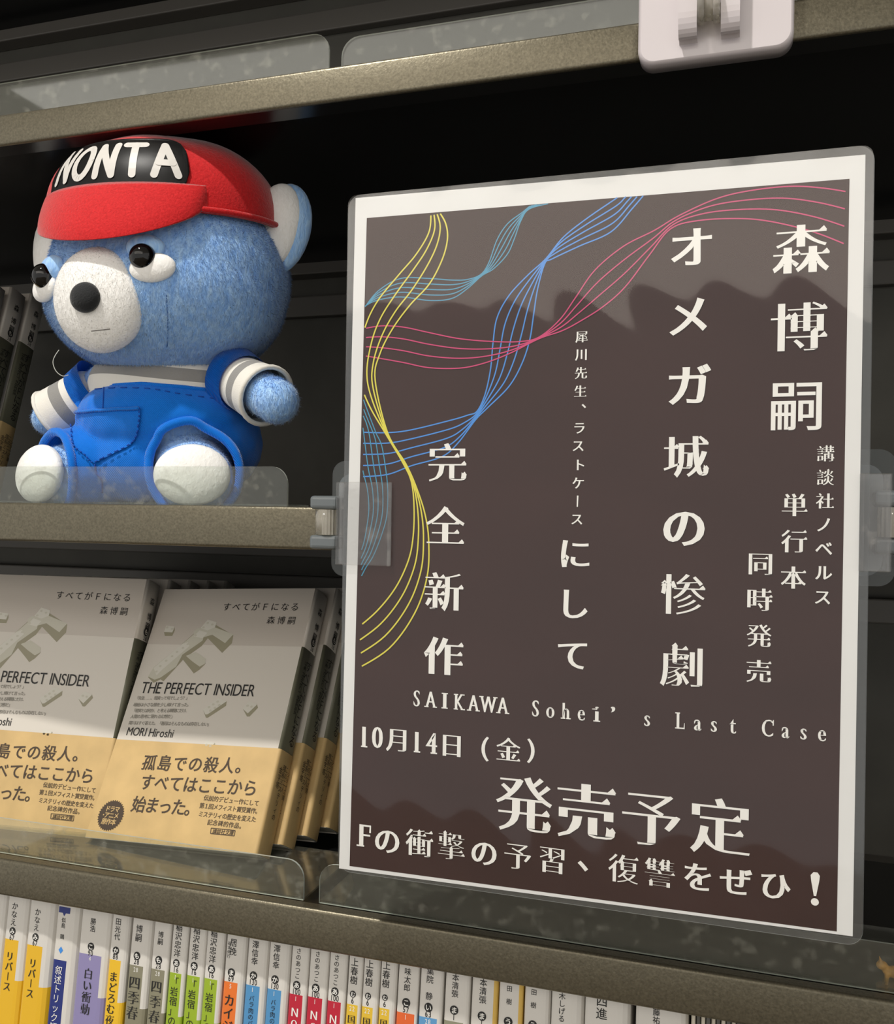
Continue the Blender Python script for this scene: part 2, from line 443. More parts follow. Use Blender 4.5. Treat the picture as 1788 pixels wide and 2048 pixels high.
bm = bmesh.new(); nx, nz = 90, 126                     # front film, gently wavy
g = [[bm.verts.new((px0 + 0.0004 + (px1 - px0 - 0.0008) * i / nx, YP - 0.0010 - film_wave(i / nx, j / nz), pz0 + 0.0004 + (pz1 - pz0 - 0.0008) * j / nz)) for i in range(nx + 1)] for j in range(nz + 1)]
# trim the four corners to the pouch's round corners
for row in g:
    for v in row:
        for cxx, czz, sx, sz in ((px0 + 0.0055, pz0 + 0.0055, -1, -1), (px1 - 0.0055, pz0 + 0.0055, 1, -1), (px1 - 0.0055, pz1 - 0.0055, 1, 1), (px0 + 0.0055, pz1 - 0.0055, -1, 1)):
            dx, dz = (v.co.x - cxx) * sx, (v.co.z - czz) * sz
            if dx > 0 and dz > 0 and math.hypot(dx, dz) > 0.0055:
                k = 0.0055 / math.hypot(dx, dz); v.co.x = cxx + sx * dx * k; v.co.z = czz + sz * dz * k
for j in range(nz):
    for i in range(nx):
        f = bm.faces.new((g[j][i], g[j][i + 1], g[j + 1][i + 1], g[j + 1][i])); f.smooth = True
bm_obj('laminate_front', bm, m_film, poster)

def bundle(name, A, B, n, m, w, d):
    """n fine printed lines spread between two guide curves given in photograph pixels"""
    LA = spline([(x, y, 0) for x, y in A], 7); LB = spline([(x, y, 0) for x, y in B], 7)
    me_v, me_f = [], []
    for k in range(n):
        t = k / (n - 1)
        pts = [P(*(LA[i] * (1 - t) + LB[i] * t).xy, -d - k * 0.00001) for i in range(len(LA))]
        prev = None
        for i, p in enumerate(pts):
            q0 = pts[max(i - 1, 0)]; q1 = pts[min(i + 1, len(pts) - 1)]
            tt = (q1 - q0); tt.normalize(); s = Vector((-tt.z, 0, tt.x)) * w
            inside = BX0 <= p.x <= BX1 and BZ0 <= p.z <= BZ1
            if inside:
                b = len(me_v); me_v += [p + s, p - s]
                if prev is not None: me_f.append((prev, b, b + 1, prev + 1))
                prev = b
            else: prev = None
    me = bpy.data.meshes.new(name); me.from_pydata([tuple(v) for v in me_v], [], me_f)
    return link_mesh(name, me, m, poster)
z1 = lambda *L: [(680 + x / 3.137, 330 + y / 3.137) for x, y in L]
z3 = lambda *L: [(680 + x / 3.137, 850 + y / 3.137) for x, y in L]
z2 = lambda *L: [(1200 + x / 3.04, 300 + y / 3.04) for x, y in L]
# cyan, upper
bundle('cyan_lines', z1((150, 900), (240, 790), (380, 712), (560, 712), (700, 722), (800, 718), (885, 685), (935, 610), (985, 470), (1050, 370), (1140, 300), (1215, 245), (1300, 228)),
       z1((150, 890), (230, 850), (380, 828), (560, 850), (700, 838), (800, 775), (890, 695), (965, 650), (1050, 560), (1095, 460), (1135, 350), (1190, 275), (1340, 236)), 5, m_cya, 0.00022, 0.00002)
# blue diagonal
bundle('blue_lines', z3((130, 45), (300, 48), (450, 30)) + z1((700, 1600), (800, 1570), (860, 1545), (910, 1440), (945, 1280), (960, 1120), (985, 960), (1060, 820), (1180, 690), (1290, 590), (1400, 455), (1550, 335), (1740, 205)) + [(1245, 388), (1250, 383)],
       z3((130, 325), (300, 310), (450, 255)) + z1((640, 1830), (740, 1745), (850, 1600), (930, 1520), (1060, 1390), (1140, 1250), (1190, 1100), (1215, 940), (1240, 780), (1285, 620), (1330, 590), (1500, 510), (1700, 420)) + [(1264, 418), (1292, 385)], 5, m_blu, 0.00026, 0.00008)
# blue, down the left edge
bundle('blue_lines', z1((230, 1690), (262, 1760)) + z3((285, 260), (300, 400), (295, 560), (265, 680), (210, 820), (160, 900), (110, 1000)),
       z1((100, 1540), (110, 1640)) + z3((140, 260), (172, 400), (182, 520), (172, 620), (150, 740), (118, 830), (100, 880)), 5, m_cya, 0.00022, 0.00014)
bundle('blue_lines', z1((140, 1450), (180, 1560), (230, 1690)), z1((60, 1450), (80, 1510), (100, 1540)), 5, m_cya, 0.00022, 0.00014)
# magenta
bundle('magenta_lines', z1((140, 1030), (260, 1010), (400, 1018), (560, 1052), (750, 1090), (960, 1108), (1130, 1108), (1250, 1080), (1380, 970), (1480, 830), (1600, 660), (1780, 510)) + z2((330, 490), (480, 400), (700, 300), (900, 250), (1150, 222), (1350, 232), (1530, 260)),
       z1((140, 1195), (260, 1215), (400, 1240), (560, 1272), (750, 1275), (900, 1245), (1060, 1185), (1250, 1090), (1390, 1042), (1500, 985), (1650, 890), (1790, 765)) + z2((300, 640), (430, 480), (600, 430), (850, 418), (1050, 438), (1300, 500), (1530, 590)), 4, m_mag, 0.00024, 0.00020)
# yellow
bundle('yellow_lines', z1((572, 290), (560, 420), (480, 560), (370, 690), (240, 850), (165, 1000), (135, 1150), (130, 1350), (185, 1510), (290, 1690)) + z3((400, 245), (450, 360), (466, 520), (460, 700), (430, 850), (350, 1020), (230, 1170), (90, 1290)),
       z1((620, 290), (665, 370), (675, 470), (640, 600), (560, 750), (440, 880), (330, 1030), (250, 1190), (222, 1350), (300, 1680)) + z3((415, 245), (480, 390), (535, 560), (558, 730), (548, 950), (470, 1180), (310, 1400), (90, 1540)), 4, m_yel, 0.0003, 0.00025)

PT = 0.00034
def pchar(L, ch, px, py, em, **k):
    c = P(px, py, -PT)
    s = em * (Vector(ray(px, py)).length ** 0) * YP / ray(px, py).y / F_PX * 1.0
    L.put(ch, lambda a, b: c + Vector((a * s, 0, b * s)), **k)
L = Lettering()
for (chs, pts, em, hv) in (
    ('森博嗣', ((1602, 498), (1597, 654), (1593, 811)), 108, 0.032),
    ('オメガ城の惨劇', ((1383, 494), (1377, 632), (1377.6, 770), (1371.7, 912.5), (1368, 1054), (1366, 1189), (1364.5, 1332)), 90, 0.032),
    ('犀川先生、ラストケ｜ス', ((1163.6, 673.6), (1163, 709), (1162, 746), (1160.7, 782.7), (1168, 813), (1159, 856), (1156.6, 891.4), (1159, 929.7), (1156.6, 966), (1155, 1002.4), (1154, 1038)), 26, 0.022),
    ('にして', ((1150, 1106.6), (1147, 1207), (1146, 1309)), 68, 0.028),
    ('完全新作', ((895, 925), (891, 1052), (888, 1183), (886.6, 1312)), 84, 0.032),
    ('講談社ノベルス', ((1651, 907.6), (1650.7, 955), (1649.7, 1002), (1648, 1049), (1647.4, 1096.7), (1646.7, 1145), (1645, 1193.7)), 34, 0.024),
    ('単行本', ((1589, 1010), (1588, 1082.6), (1586.5, 1155)), 50, 0.026),
    ('同時発売', ((1520.7, 1127), (1518.4, 1199), (1518, 1271), (1517.4, 1342)), 50, 0.026),
    ('月日（金）', ((796, 1479), (903.7, 1490), (955, 1496), (1017, 1499), (1078, 1503)), 52, 0.028),
    ('発売予定', ((1048, 1608), (1172, 1622), (1303, 1637), (1439.7, 1652)), 122, 0.034),
    ('の衝撃の予習', ((775, 1680.5), (839, 1685.6), (903, 1692), (968.5, 1704.7), (1036, 1711.7), (1105, 1719)), 59, 0.028),
    ('、復讐をぜひ', ((1166, 1733), (1247, 1737), (1319.5, 1745), (1396, 1753), (1472, 1762), (1550, 1770)), 62, 0.028)):
    L = Lettering()
    for ch, (x, y) in zip(chs, pts):
        if ch == '｜':
            c = P(x, y, -PT); L.poly([c + Vector((a, 0, b)) for a, b in ((-0.00025, -0.0022), (0.00025, -0.0022), (0.0004, 0.0022), (-0.0002, 0.0022))])
        elif ch == '、': L_c = P(x, y, -PT); s_ = em * YP / ray(x, y).y / F_PX; g_ = glyph(ch); L.put(ch, lambda a, b: L_c + Vector((a * s_, 0, (b + 0.38 - 0.09) * s_)), full=False, style='bold', heavy=0.03)
        else: pchar(L, ch, x, y, em, style='mincho', heavy=hv)
    L.build('poster_lettering', m_white, poster)
L = Lettering()
sx = [834, 862, 890, 919, 947.5, 977, 1006, None, 1071.5, 1101, 1132, 1163, 1194, 1226, None, 1294.5, None, 1361, 1395.5, 1428, 1465.7, None, 1535, 1571, 1607, 1644]
for ch, x in zip('SAIKAWA Sohei’ s Last Case', sx):
    if x: 
        big = ch in 'SAIKWLChit’'
        pchar(L, ch, x, 1396 + 0.0846 * (x - 834) + (0 if not big else 0), 48 + (x - 834) * 0.004, style='mincho', full=False, heavy=0.030, w=0.62 if ch not in "i’I" else 0.9)
L.build('poster_lettering', m_white, poster); L = Lettering()
for ch, x, y in (('1', 728.5, 1473), ('0', 755.4, 1474), ('1', 834, 1483.5), ('4', 863.4, 1486)):
    pchar(L, ch, x, y, 63, style='mincho', full=False, heavy=0.032, w=0.72)
pchar(L, 'F', 730, 1670.5, 68, style='mincho', full=False, heavy=0.03, w=0.8)
L.build('poster_lettering', m_white, poster); L = Lettering()
c = P(1630, 1774, -PT); s = 0.36 / F_PX
L.poly([c + Vector((a * s, 0, b * s)) for a, b in ((-2, -16), (2, -16), (7, 12), (8, 22), (4, 28), (-3, 28), (-8, 22), (-7, 12))])
L.poly([c + Vector((math.cos(t) * 7 * s, 0, (-27 + 7 * math.sin(t)) * s)) for t in [i * math.pi / 6 for i in range(12)]])
L.build('poster_lettering', m_white, poster)

# ------------------------------------------------------------------ clips holding the poster
m_pvc = clear_mat('clip_clear_plastic', tint=(0.95, 0.95, 0.95), haze=0.022, haze_col=(200, 196, 190), rough=0.08, speck=0.12)
m_clip = mat('clip_smoke_grey', (98, 104, 106), rough=0.28, spec=0.6, coat=0.3)
m_clip2 = clear_mat('clip_smoke_clear', tint=(0.55, 0.57, 0.56), haze=0.16, haze_col=(130, 134, 132), rough=0.08)
m_knurl = clear_mat('clip_roller_clear', tint=(0.85, 0.84, 0.8), haze=0.35, haze_col=(205, 200, 188), rough=0.15)
def cyl(bm, x, y, z0, z1, r, mi=0, sides=28, rib=0.0):
    vs = []
    for z in (z0, z1):
        vs.append([bm.verts.new((x + (r + (rib if k % 2 else 0)) * math.cos(2 * math.pi * k / sides), y + (r + (rib if k % 2 else 0)) * math.sin(2 * math.pi * k / sides), z)) for k in range(sides)])
    for k in range(sides):
        f = bm.faces.new((vs[0][k], vs[0][(k + 1) % sides], vs[1][(k + 1) % sides], vs[1][k])); f.smooth = rib == 0; f.material_index = mi
    bm.faces.new(vs[0][::-1]).material_index = mi; bm.faces.new(vs[1]).material_index = mi
def poster_clip(xa, xb, hx, s, label):
    """xa..xb: the clear jaws over the poster edge; hx: hinge axis; s=+1 jaws to the right of the hinge"""
    zc = Z_at(hx_px(hx), 1044, 0.37)
    e = empty('poster_clip', (hx, 0.372, zc), label, 'clip', 'swing clips holding the poster')
    bm = bmesh.new()                                    # grey base gripping the shelf front
    for (w0, w1, h0, h1, y0, y1, mi) in ((-0.001, 0.024, -0.0245, 0.0275, YS - 0.0012, YS - 0.0002, 1), (0.004, 0.026, -0.0205, 0.0215, YS - 0.0052, YS - 0.0013, 0), (0.008, 0.026, -0.016, 0.018, YS - 0.0075, YS - 0.0053, 0)):
        x0, x1 = sorted((hx + s * w0, hx + s * w1))
        out = rounded(x0, zc + h0, x1, zc + h1, 0.006, 6, (1, 1, 1, 1))
        add_prism(bm, [(x, y1, z) for x, z in out], (0, y0 - y1, 0), mi)
    bmesh.ops.recalc_face_normals(bm, faces=bm.faces)
    bm_obj('clip_base', bm, [m_clip, m_clip2], e)
    for z0, z1 in ((zc + 0.0055, zc + 0.0115), (zc - 0.0120, zc - 0.0058)):
        bm = bmesh.new(); x0, x1 = sorted((hx - s * 0.0052, hx + s * 0.008))
        add_box(bm, (x0, 0.3690, z0), (x1, YS - 0.0056, z1), bevel=0.0016, seg=3)
        bm_obj('hinge_knuckle', bm, m_clip, e)
    bm = bmesh.new(); cyl(bm, hx + s * 0.0008, 0.3745, zc - 0.0057, zc + 0.0054, 0.0050); cyl(bm, hx + s * 0.0035, 0.3715, zc - 0.0056, zc + 0.0053, 0.0032, rib=0.0003, sides=30)
    bm_obj('hinge_roller', bm, m_knurl, e)
    bm = bmesh.new()                                    # two clear jaws, front and behind, joined by a rolled edge at the hinge side
    x0, x1 = sorted((xa, xb))
    for y0 in (YP - 0.0022, YP + 0.0010):
        add_box(bm, (x0, y0, zc - 0.0178), (x1, y0 + 0.0008, zc + 0.0172), bevel=0.0003, seg=1)
    xe, xo = (xa, xb)
    add_box(bm, (min(xo, xo - s * 0.0016), YP - 0.0026, zc - 0.0178), (max(xo, xo - s * 0.0016), YP - 0.0014, zc + 0.0172), bevel=0.0003, seg=1)
    bm_obj('clear_jaw', bm, m_pvc, e)
    bm = bmesh.new(); add_box(bm, (min(xe, xe + s * 0.0014), YP + 0.0019, zc - 0.0178), (max(xe, xe + s * 0.0014), 0.3695, zc + 0.0172), bevel=0.0003, seg=1)
    bm_obj('jaw_arm', bm, m_pvc, e)
    return e
def hx_px(hx): return 660 if hx < 0 else 1785
poster_clip(X_at(675, 1045, YP), X_at(786, 1045, YP), X_at(650, 1045, 0.3745), 1, 'smoke grey swing clip with clear jaws on the left edge of the poster')
poster_clip(X_at(1782, 1090, YP), X_at(1716, 1090, YP), X_at(1793, 1090, 0.3745), -1, 'swing clip with clear jaws on the right edge of the poster')

# white magnetic hook plate on the top shelf front
m_wp = mat('white_plastic', (198, 190, 192), rough=0.3, spec=0.5, coat=0.4)
yk = YS
hk = empty('magnetic_holder', tuple(at(1432, 40, yk)), 'white plastic holder plate on the top shelf front above the poster', 'holder')
a, b = at(1277, 60, yk - 0.007), at(1588, 60, yk - 0.007)
zb = (Z_at(1300, 133, yk - 0.007) + Z_at(1560, 98, yk - 0.007)) / 2
def slab(bm, x0, z0, x1, z1, y0, y1, r, b=0.0016, mi=0):
    o = rounded(x0, z0, x1, z1, r, 8); o2 = rounded(x0 + b, z0 + b, x1 - b, z1 - b, r - b * 0.6, 8)
    lv = []
    for q, y in ((o, y1), (o, y0 + b), (o2, y0)): lv.append([bm.verts.new((x, y, z)) for x, z in q])
    n = len(o)
    for A, B in zip(lv, lv[1:]):
        for i in range(n): f = bm.faces.new((A[i], A[(i + 1) % n], B[(i + 1) % n], B[i])); f.smooth = True; f.material_index = mi
    bm.faces.new(lv[0][::-1]).material_index = mi; bm.faces.new(lv[-1]).material_index = mi
bm = bmesh.new(); slab(bm, a.x, zb, b.x, zb + 0.066, yk - 0.0085, yk - 0.0003, 0.0062, 0.0012)
bmesh.ops.recalc_face_normals(bm, faces=bm.faces); bm_obj('plate', bm, m_wp, hk)
hx = (X_at(1358, 40, yk - 0.012) , X_at(1480, 40, yk - 0.012))
bm = bmesh.new(); c0 = Z_at(1420, 60, yk - 0.012)
for x0, x1 in ((hx[0], hx[0] + 0.0070), (hx[1] - 0.0070, hx[1])):
    pr = [(yk - 0.0080, c0 - 0.003)] + [(yk - 0.0125 + 0.0042 * math.cos(t), c0 + 0.006 + 0.0085 * math.sin(t)) for t in [math.radians(q) for q in range(-60, -181, -15)]] + [(yk - 0.0167, c0 + 0.03), (yk - 0.0080, c0 + 0.034)]
    add_prism(bm, [(x0, y, z) for y, z in pr], (x1 - x0, 0, 0))
bmesh.ops.recalc_face_normals(bm, faces=bm.faces); bm_obj('hinge_block', bm, m_wp, hk)
bm = bmesh.new()
for x0, x1, r in ((hx[0] + 0.0073, hx[0] + 0.0098, 0.0078), (hx[1] - 0.0098, hx[1] - 0.0073, 0.0078), (hx[0] + 0.0099, hx[1] - 0.0099, 0.0066)):
    q = [[bm.verts.new((x, yk - 0.0150 + r * 0.85 * math.cos(2 * math.pi * k / 28), c0 + 0.009 + r * math.sin(2 * math.pi * k / 28))) for k in range(28)] for x in (x0, x1)]
    for k in range(28): f = bm.faces.new((q[0][k], q[0][(k + 1) % 28], q[1][(k + 1) % 28], q[1][k])); f.smooth = True
    bm.faces.new(q[0][::-1]); bm.faces.new(q[1])
bm_obj('clear_roller', bm, m_knurl, hk)

# ------------------------------------------------------------------ face-out paperbacks
m_cov = mat('cover_white', (212, 205, 194), rough=0.34, spec=0.5)
m_cov2 = mat('cover_white_upper_band', (196, 187, 176), rough=0.34, spec=0.5)
m_spn = mat('spine_grey_green', (118, 117, 98), rough=0.36)
m_obi = mat('kraft_band', (208, 176, 120), rough=0.6, noise=(60, 0.10, (1, 1, 1)))
m_page = mat('page_block', (205, 198, 180), rough=0.85, noise=(900, 0.12, (1, 12, 0.02)))
m_badge = mat('badge_brown', (72, 58, 44), rough=0.6)
m_brk = mat('brick_print_light', (198, 194, 178), rough=0.4)
m_brk2 = mat('brick_print_shade', (152, 146, 122), rough=0.4)
m_brk3 = mat('brick_print_top', (212, 208, 196), rough=0.4)
BW, BH, BT = 0.106, 0.150, 0.016
OBI = 0.0545
def pose(x, y, z, yaw, pit, rol):
    return Matrix.Translation((x, y, z + CZ)) @ Matrix.Rotation(math.radians(yaw), 4, 'Z') @ Matrix.Rotation(math.radians(pit), 4, 'X') @ Matrix.Rotation(math.radians(rol), 4, 'Y')
POSE_A = pose(-0.2331, 0.4184, -0.1748, -2.7, -30.3, -3.1)
def local_link(name, me, mats, root):
    o = link_mesh(name, me, mats); o.parent = root; return o
INV_A = POSE_A.inverted()
def onA(zx, zy, d=0.0):                # a spot of the cover, read off the photograph's enlargement (x2.554, from 0,1120)
    px, py = zx / 2.554, 1120 + zy / 2.554
    o = INV_A @ Vector((0, 0, CZ)); r = INV_A.to_3x3() @ ray(px, py)
    t = -o.y / r.y; q = o + r * t
    return Vector((q.x, -d, q.z))
UX, UZ = Vector((1, 0, 0)), Vector((0, 0, 1))
def build_insider():
    root = bpy.data.objects.new('face_out_paperback', None); COL.objects.link(root); root.empty_display_size = 0.02
    def fin(name, bm, mats):
        me = bpy.data.meshes.new(name); bmesh.ops.recalc_face_normals(bm, faces=bm.faces); bm.to_mesh(me); bm.free(); return local_link(name, me, mats, root)
    # cover: closed wrap with a slightly rounded spine edge
    bm = bmesh.new(); t = 0.0004
    pr = [(-BW, 0), (-0.0016, 0)] + [(-0.0016 + 0.0016 * math.sin(a), 0.0016 - 0.0016 * math.cos(a)) for a in [math.radians(q) for q in (30, 60, 90)]]
    pr += [(0.0004, BT / 2), (0, BT - 0.0016), (-0.0014, BT), (-BW, BT), (-BW, BT - t), (-0.002, BT - t), (-t * 2, BT - 0.003), (-t * 2, 0.003), (-0.002, t), (-BW, t)]
    for z0, z1, sm in ((0, OBI, 1), (OBI, BH * 0.755, 1), (BH * 0.755, BH, 0)):
        fs = add_prism(bm, [(x, y, z0) for x, y in pr], (0, 0, z1 - z0))
        for f in fs[2:]:
            c = f.calc_center_median()
            if c.x > -0.0013 and sm: f.material_index = 1
            elif z1 == BH and c.y < 0.0002: f.material_index = 2
            f.smooth = c.x > -0.0018
    fin('cover', bm, [m_cov, m_spn, m_cov2])
    bm = bmesh.new(); add_box(bm, (-BW + 0.0008, t, 0.0006), (-0.0024, BT - t, BH - 0.0012)); fin('page_block', bm, m_page)
    bm = bmesh.new(); e = 0.00018
    pr2 = [(-BW, -e), (-0.0016, -e)] + [(-0.0016 + (0.0016 + e) * math.sin(a), 0.0016 - (0.0016 + e) * math.cos(a)) for a in [math.radians(q) for q in (30, 60, 90)]] + [(0.0004 + e, BT / 2), (e, BT - 0.0016), (-0.0014, BT + e), (-BW, BT + e)]
    lo = [bm.verts.new((x, y, 0.0002)) for x, y in pr2]; hi = [bm.verts.new((x, y, OBI)) for x, y in pr2]
    for i in range(len(pr2) - 1): bm.faces.new((lo[i], lo[i + 1], hi[i + 1], hi[i])).smooth = (1 < i + 1 < len(pr2) - 1)
    me = bpy.data.meshes.new('paper_band'); bm.to_mesh(me); bm.free(); local_link('paper_band', me, m_obi, root)
    # picture of toy bricks
    T = Lettering(); Tl = Lettering(); Td = Lettering()
    def pl(Lx, d, *pts): Lx.poly([onA(x, y, d) for x, y in pts])
    pl(Td, 0.00006, (757, 600), (785, 628), (820, 610), (835, 620), (935, 510), (975, 560), (990, 580), (1020, 560), (1050, 530), (1045, 500), (960, 490), (1030, 440), (1062, 400), (1135, 475), (1185, 425), (1192, 385), (1100, 330), (1020, 350), (780, 560))
    pl(Tl, 0.00010, (757, 595), (785, 548), (955, 410), (990, 380), (990, 365), (1010, 350), (1100, 345), (1192, 380), (1150, 425), (1085, 382), (1040, 395), (1035, 412), (932, 484), (900, 545), (822, 600), (790, 612))
    pl(Tl, 0.00010, (950, 490), (1000, 470), (1052, 505), (1048, 530), (1020, 545), (985, 520))
    pl(T, 0.00014, (1025, 348), (1062, 305), (1108, 318), (1098, 345), (1060, 360))
    pl(T, 0.00014, (990, 390), (1020, 360), (1060, 372), (1035, 400))
    pl(T, 0.00014, (785, 552), (930, 430), (960, 420), (968, 440), (830, 560), (800, 590))
    for (x, y, s) in ((838, 335, 1), ):
        pl(Td, 0.00006, (838, 368), (842, 388), (880, 388), (893, 360), (893, 345), (880, 370)); pl(T, 0.00012, (838, 368), (850, 335), (893, 340), (880, 370))
    pl(Td, 0.00006, (1037, 765), (1052, 806), (1062, 806), (1155, 745), (1158, 722), (1060, 785)); pl(T, 0.00012, (1037, 765), (1115, 704), (1158, 722), (1062, 788), (1050, 790))
    pl(Td, 0.00006, (1240, 760), (1262, 800), (1275, 800), (1318, 755), (1312, 735), (1262, 780)); pl(T, 0.00012, (1240, 760), (1272, 722), (1314, 738), (1266, 784))
    pl(Td, 0.00006, (1022, 965), (1035, 982), (1065, 985), (1100, 940), (1095, 932), (1062, 970)); pl(T, 0.00012, (1022, 965), (1055, 920), (1098, 935), (1060, 972))
    for cx, cy in ((1062, 322), (1085, 330), (1040, 345), (1150, 378), (1110, 365), (1000, 385), (960, 430), (935, 450), (905, 470), (880, 492), (850, 515), (820, 542), (800, 570), (855, 345), (880, 352), (1068, 752), (1090, 738), (1112, 724), (1075, 770), (1098, 756), (1120, 742), (1265, 745), (1285, 750), (1055, 945), (1075, 950)):
        c = onA(cx, cy, 0.00018)
        Tl.poly([c + Vector((0.0009 * math.cos(a), 0, 0.0007 * math.sin(a))) for a in [i * math.pi / 4 for i in range(8)]])
    Td.build('brick_picture', m_brk2); o = COL.objects[-1]; o['kind'] = 'stuff'; o.parent = root
    Tl.build('brick_picture', m_brk); o = COL.objects[-1]; o['kind'] = 'stuff'; o.parent = root
    T.build('brick_picture', m_brk3); o = COL.objects[-1]; o['kind'] = 'stuff'; o.parent = root
    K = Lettering()
    def rowA(Lx, text, a, b, size, d=0.0003, **k):
        A, B = onA(*a, d), onA(*b, d); n = len(text)
        for i, ch in enumerate(text):
            c = A.lerp(B, i / max(n - 1, 1)); Lx.put(ch, lambda u, v, c=c: c + UX * (u * size) + UZ * (v * size), **k)
    rowA(K, 'すべてがＦになる', (1160, 240), (1507, 240), 0.0056)
    rowA(K, '森博嗣', (1385, 308), (1490, 310), 0.0053)
    K.build('cover_lettering', m_ink); COL.objects[-1].parent = root; K = Lettering()
    A, B = onA(716, 680, 0.0003), onA(1437, 702, 0.0003)
    w = K.line('THE PERFECT INSIDER', A, (B - A).normalized(), UZ, 0.0100, squeeze=(B - A).length / 0.1182)
    K.build('cover_lettering', m_ink); COL.objects[-1].parent = root; K = Lettering()
    A = onA(645, 895, 0.0003); K.line('MORI Hiroshi', A, UX, UZ, 0.0068, squeeze=0.84)
    G = Lettering()
    for text, y, x1 in (('「先生……、現実って何でしょう？」', 706, 960), ('萌絵は小さな顔を少し傾けて言った。', 740, 968), ('「現実とは何か、と考える瞬間にだけ、', 770, 958), ('人間の思考に現れる幻想だ」', 800, 885), ('犀川はすぐ答えた。「普段はそんなものは存在しない」', 836, 1070)):
        x0 = 700 - (y - 706) * 0.25
        rowA(G, text, (x0, y - 4 if y > 800 else y), (x1, y + (4 if y > 800 else 0)), 0.0025)
    G.build('cover_small_print', m_inkgrey); COL.objects[-1].parent = root
    K.build('cover_lettering', m_ink); COL.objects[-1].parent = root
    O = Lettering(); d = 0.0004
    rowA(O, '孤島での殺人。', (765, 1035), (1245, 1052), 0.0092, d, style='bold', heavy=0.022)
    rowA(O, 'すべてはここから', (755, 1135), (1280, 1165), 0.0092, d, style='bold', heavy=0.022)
    rowA(O, '始まった。', (712, 1248), (985, 1268), 0.0092, d, style='bold', heavy=0.022)
    rowA(O, '伝説的デビュー作にして', (1055, 1216), (1312, 1243), 0.0031, d, style='bold', heavy=0.012)
    rowA(O, '第１回メフィスト賞受賞作。', (1033, 1255), (1320, 1284), 0.0031, d, style='bold', heavy=0.012)
    rowA(O, 'ミステリィの歴史を変えた', (1028, 1298), (1298, 1325), 0.0031, d, style='bold', heavy=0.012)
    rowA(O, '記念碑的作品。', (1074, 1340), (1238, 1360), 0.0031, d, style='bold', heavy=0.012)
    rowA(O, '講談社文庫', (1098, 1387), (1185, 1394), 0.0026, d, style='bold', heavy=0.012)
    q = [onA(*p, d) for p in ((1080, 1370), (1203, 1382), (1198, 1410), (1077, 1398))]
    for i in range(4):
        s = (q[(i + 1) % 4] - q[i]).normalized(); nrm = Vector((s.z, 0, -s.x)) * 0.00018
        O.poly([q[i] - nrm, q[(i + 1) % 4] - nrm, q[(i + 1) % 4] + nrm, q[i] + nrm])
    O.build('band_lettering', m_badge); COL.objects[-1].parent = root
    Bd = Lettering(); c = onA(568, 1305, 0.0004)
    Bd.poly([c + Vector(((0.0075 if i % 2 else 0.0084) * math.cos(i * math.pi / 36), 0, (0.0075 if i % 2 else 0.0084) * math.sin(i * math.pi / 36))) for i in range(72)])
    Bd.build('badge', m_badge); COL.objects[-1].parent = root
    Bt = Lettering()
    for txt, dz in (('ドラマ', 0.0034), ('アニメ', 0.0), ('原作本', -0.0034)):
        for i, ch in enumerate(txt):
            cc = c + Vector(((i - 1) * 0.0031 + (0.0006 if dz == 0 else 0), -0.0001, dz)); Bt.put(ch, lambda u, v: cc + UX * (u * 0.0034) + UZ * (v * 0.0034), style='bold', heavy=0.03)
    cc = c + Vector((-0.0047, -0.0001, 0)); Bt.poly([cc + Vector((0.0004 * math.cos(a), 0, 0.0004 * math.sin(a))) for a in [i * math.pi / 4 for i in range(8)]])
    Bt.build('badge_lettering', m_obi); COL.objects[-1].parent = root
    # spine lettering, on the right edge
    S = Lettering((3e-5, 0, 0)); xs = 0.0008
    def sp(ch, y, z, s, **k): S.put(ch, lambda u, v: Vector((xs, y + u * s, z + v * s)), **k)
    for i, ch in enumerate('森博嗣'): sp(ch, BT * 0.5, BH - 0.012 - (0, 0.0095, 0.0155)[i], 0.0050, style='bold', heavy=0.02)
    S.poly([Vector((xs - 0.0001, BT * 0.5 + 0.0026 * math.cos(a), 0.1190 + 0.0026 * math.sin(a))) for a in [i * math.pi / 8 for i in range(16)]])
    for i, ch in enumerate('28'): S.put(ch, lambda u, v: Vector((xs, BT * 0.5 + (i - 0.5) * 0.0019 + u * 0.0034, 0.1150 + v * 0.0034)), full=False)
    for i, ch in enumerate('すべてがＦになる'): sp(ch, BT * 0.56, 0.1045 - i * 0.0062, 0.0068)
    xx = 0.1065
    for ch in 'THE PERFECT INSIDER':
        if ch != ' ':
            g = glyph(ch); b = len(S.v); s_ = 0.0040
            S.v += [Vector((xs, BT * 0.22 + y * s_, xx - (x - g[2]) * s_ * 0.8)) for x, y in g[0]]; S.f += [tuple(b + i for i in f) for f in g[1]]
            xx -= (g[3] - g[2] + 0.09) * s_ * 0.8
        else: xx -= 0.0012
    for col_, txt, z0, s_ in ((0.25, '金字塔', 0.044, 0.0038), (0.47, '理系ミステリィの', 0.046, 0.0036), (0.66, 'この二人', 0.046, 0.0034), (0.82, 'シリーズ第', 0.044, 0.0030)):
        for i, ch in enumerate(txt): sp(ch, BT * col_, z0 - i * s_ * 1.02, s_)
    S.build('spine_lettering', m_ink); COL.objects[-1].parent = root
    Cw = Lettering((3e-5, 0, 0)); Cw.put('も', lambda u, v: Vector((xs + 0.0001, BT * 0.5 + u * 0.0038, 0.1190 + v * 0.0038)), style='bold', heavy=0.03)
    Cw.build('spine_mark', m_cov); COL.objects[-1].parent = root
    return root
insider = build_insider()
insider.matrix_basis = POSE_A
tag(insider, 'front face-out paperback with a kraft band and round badge, nearest the poster', 'book', 'face-out paperbacks leaning on the shelves')
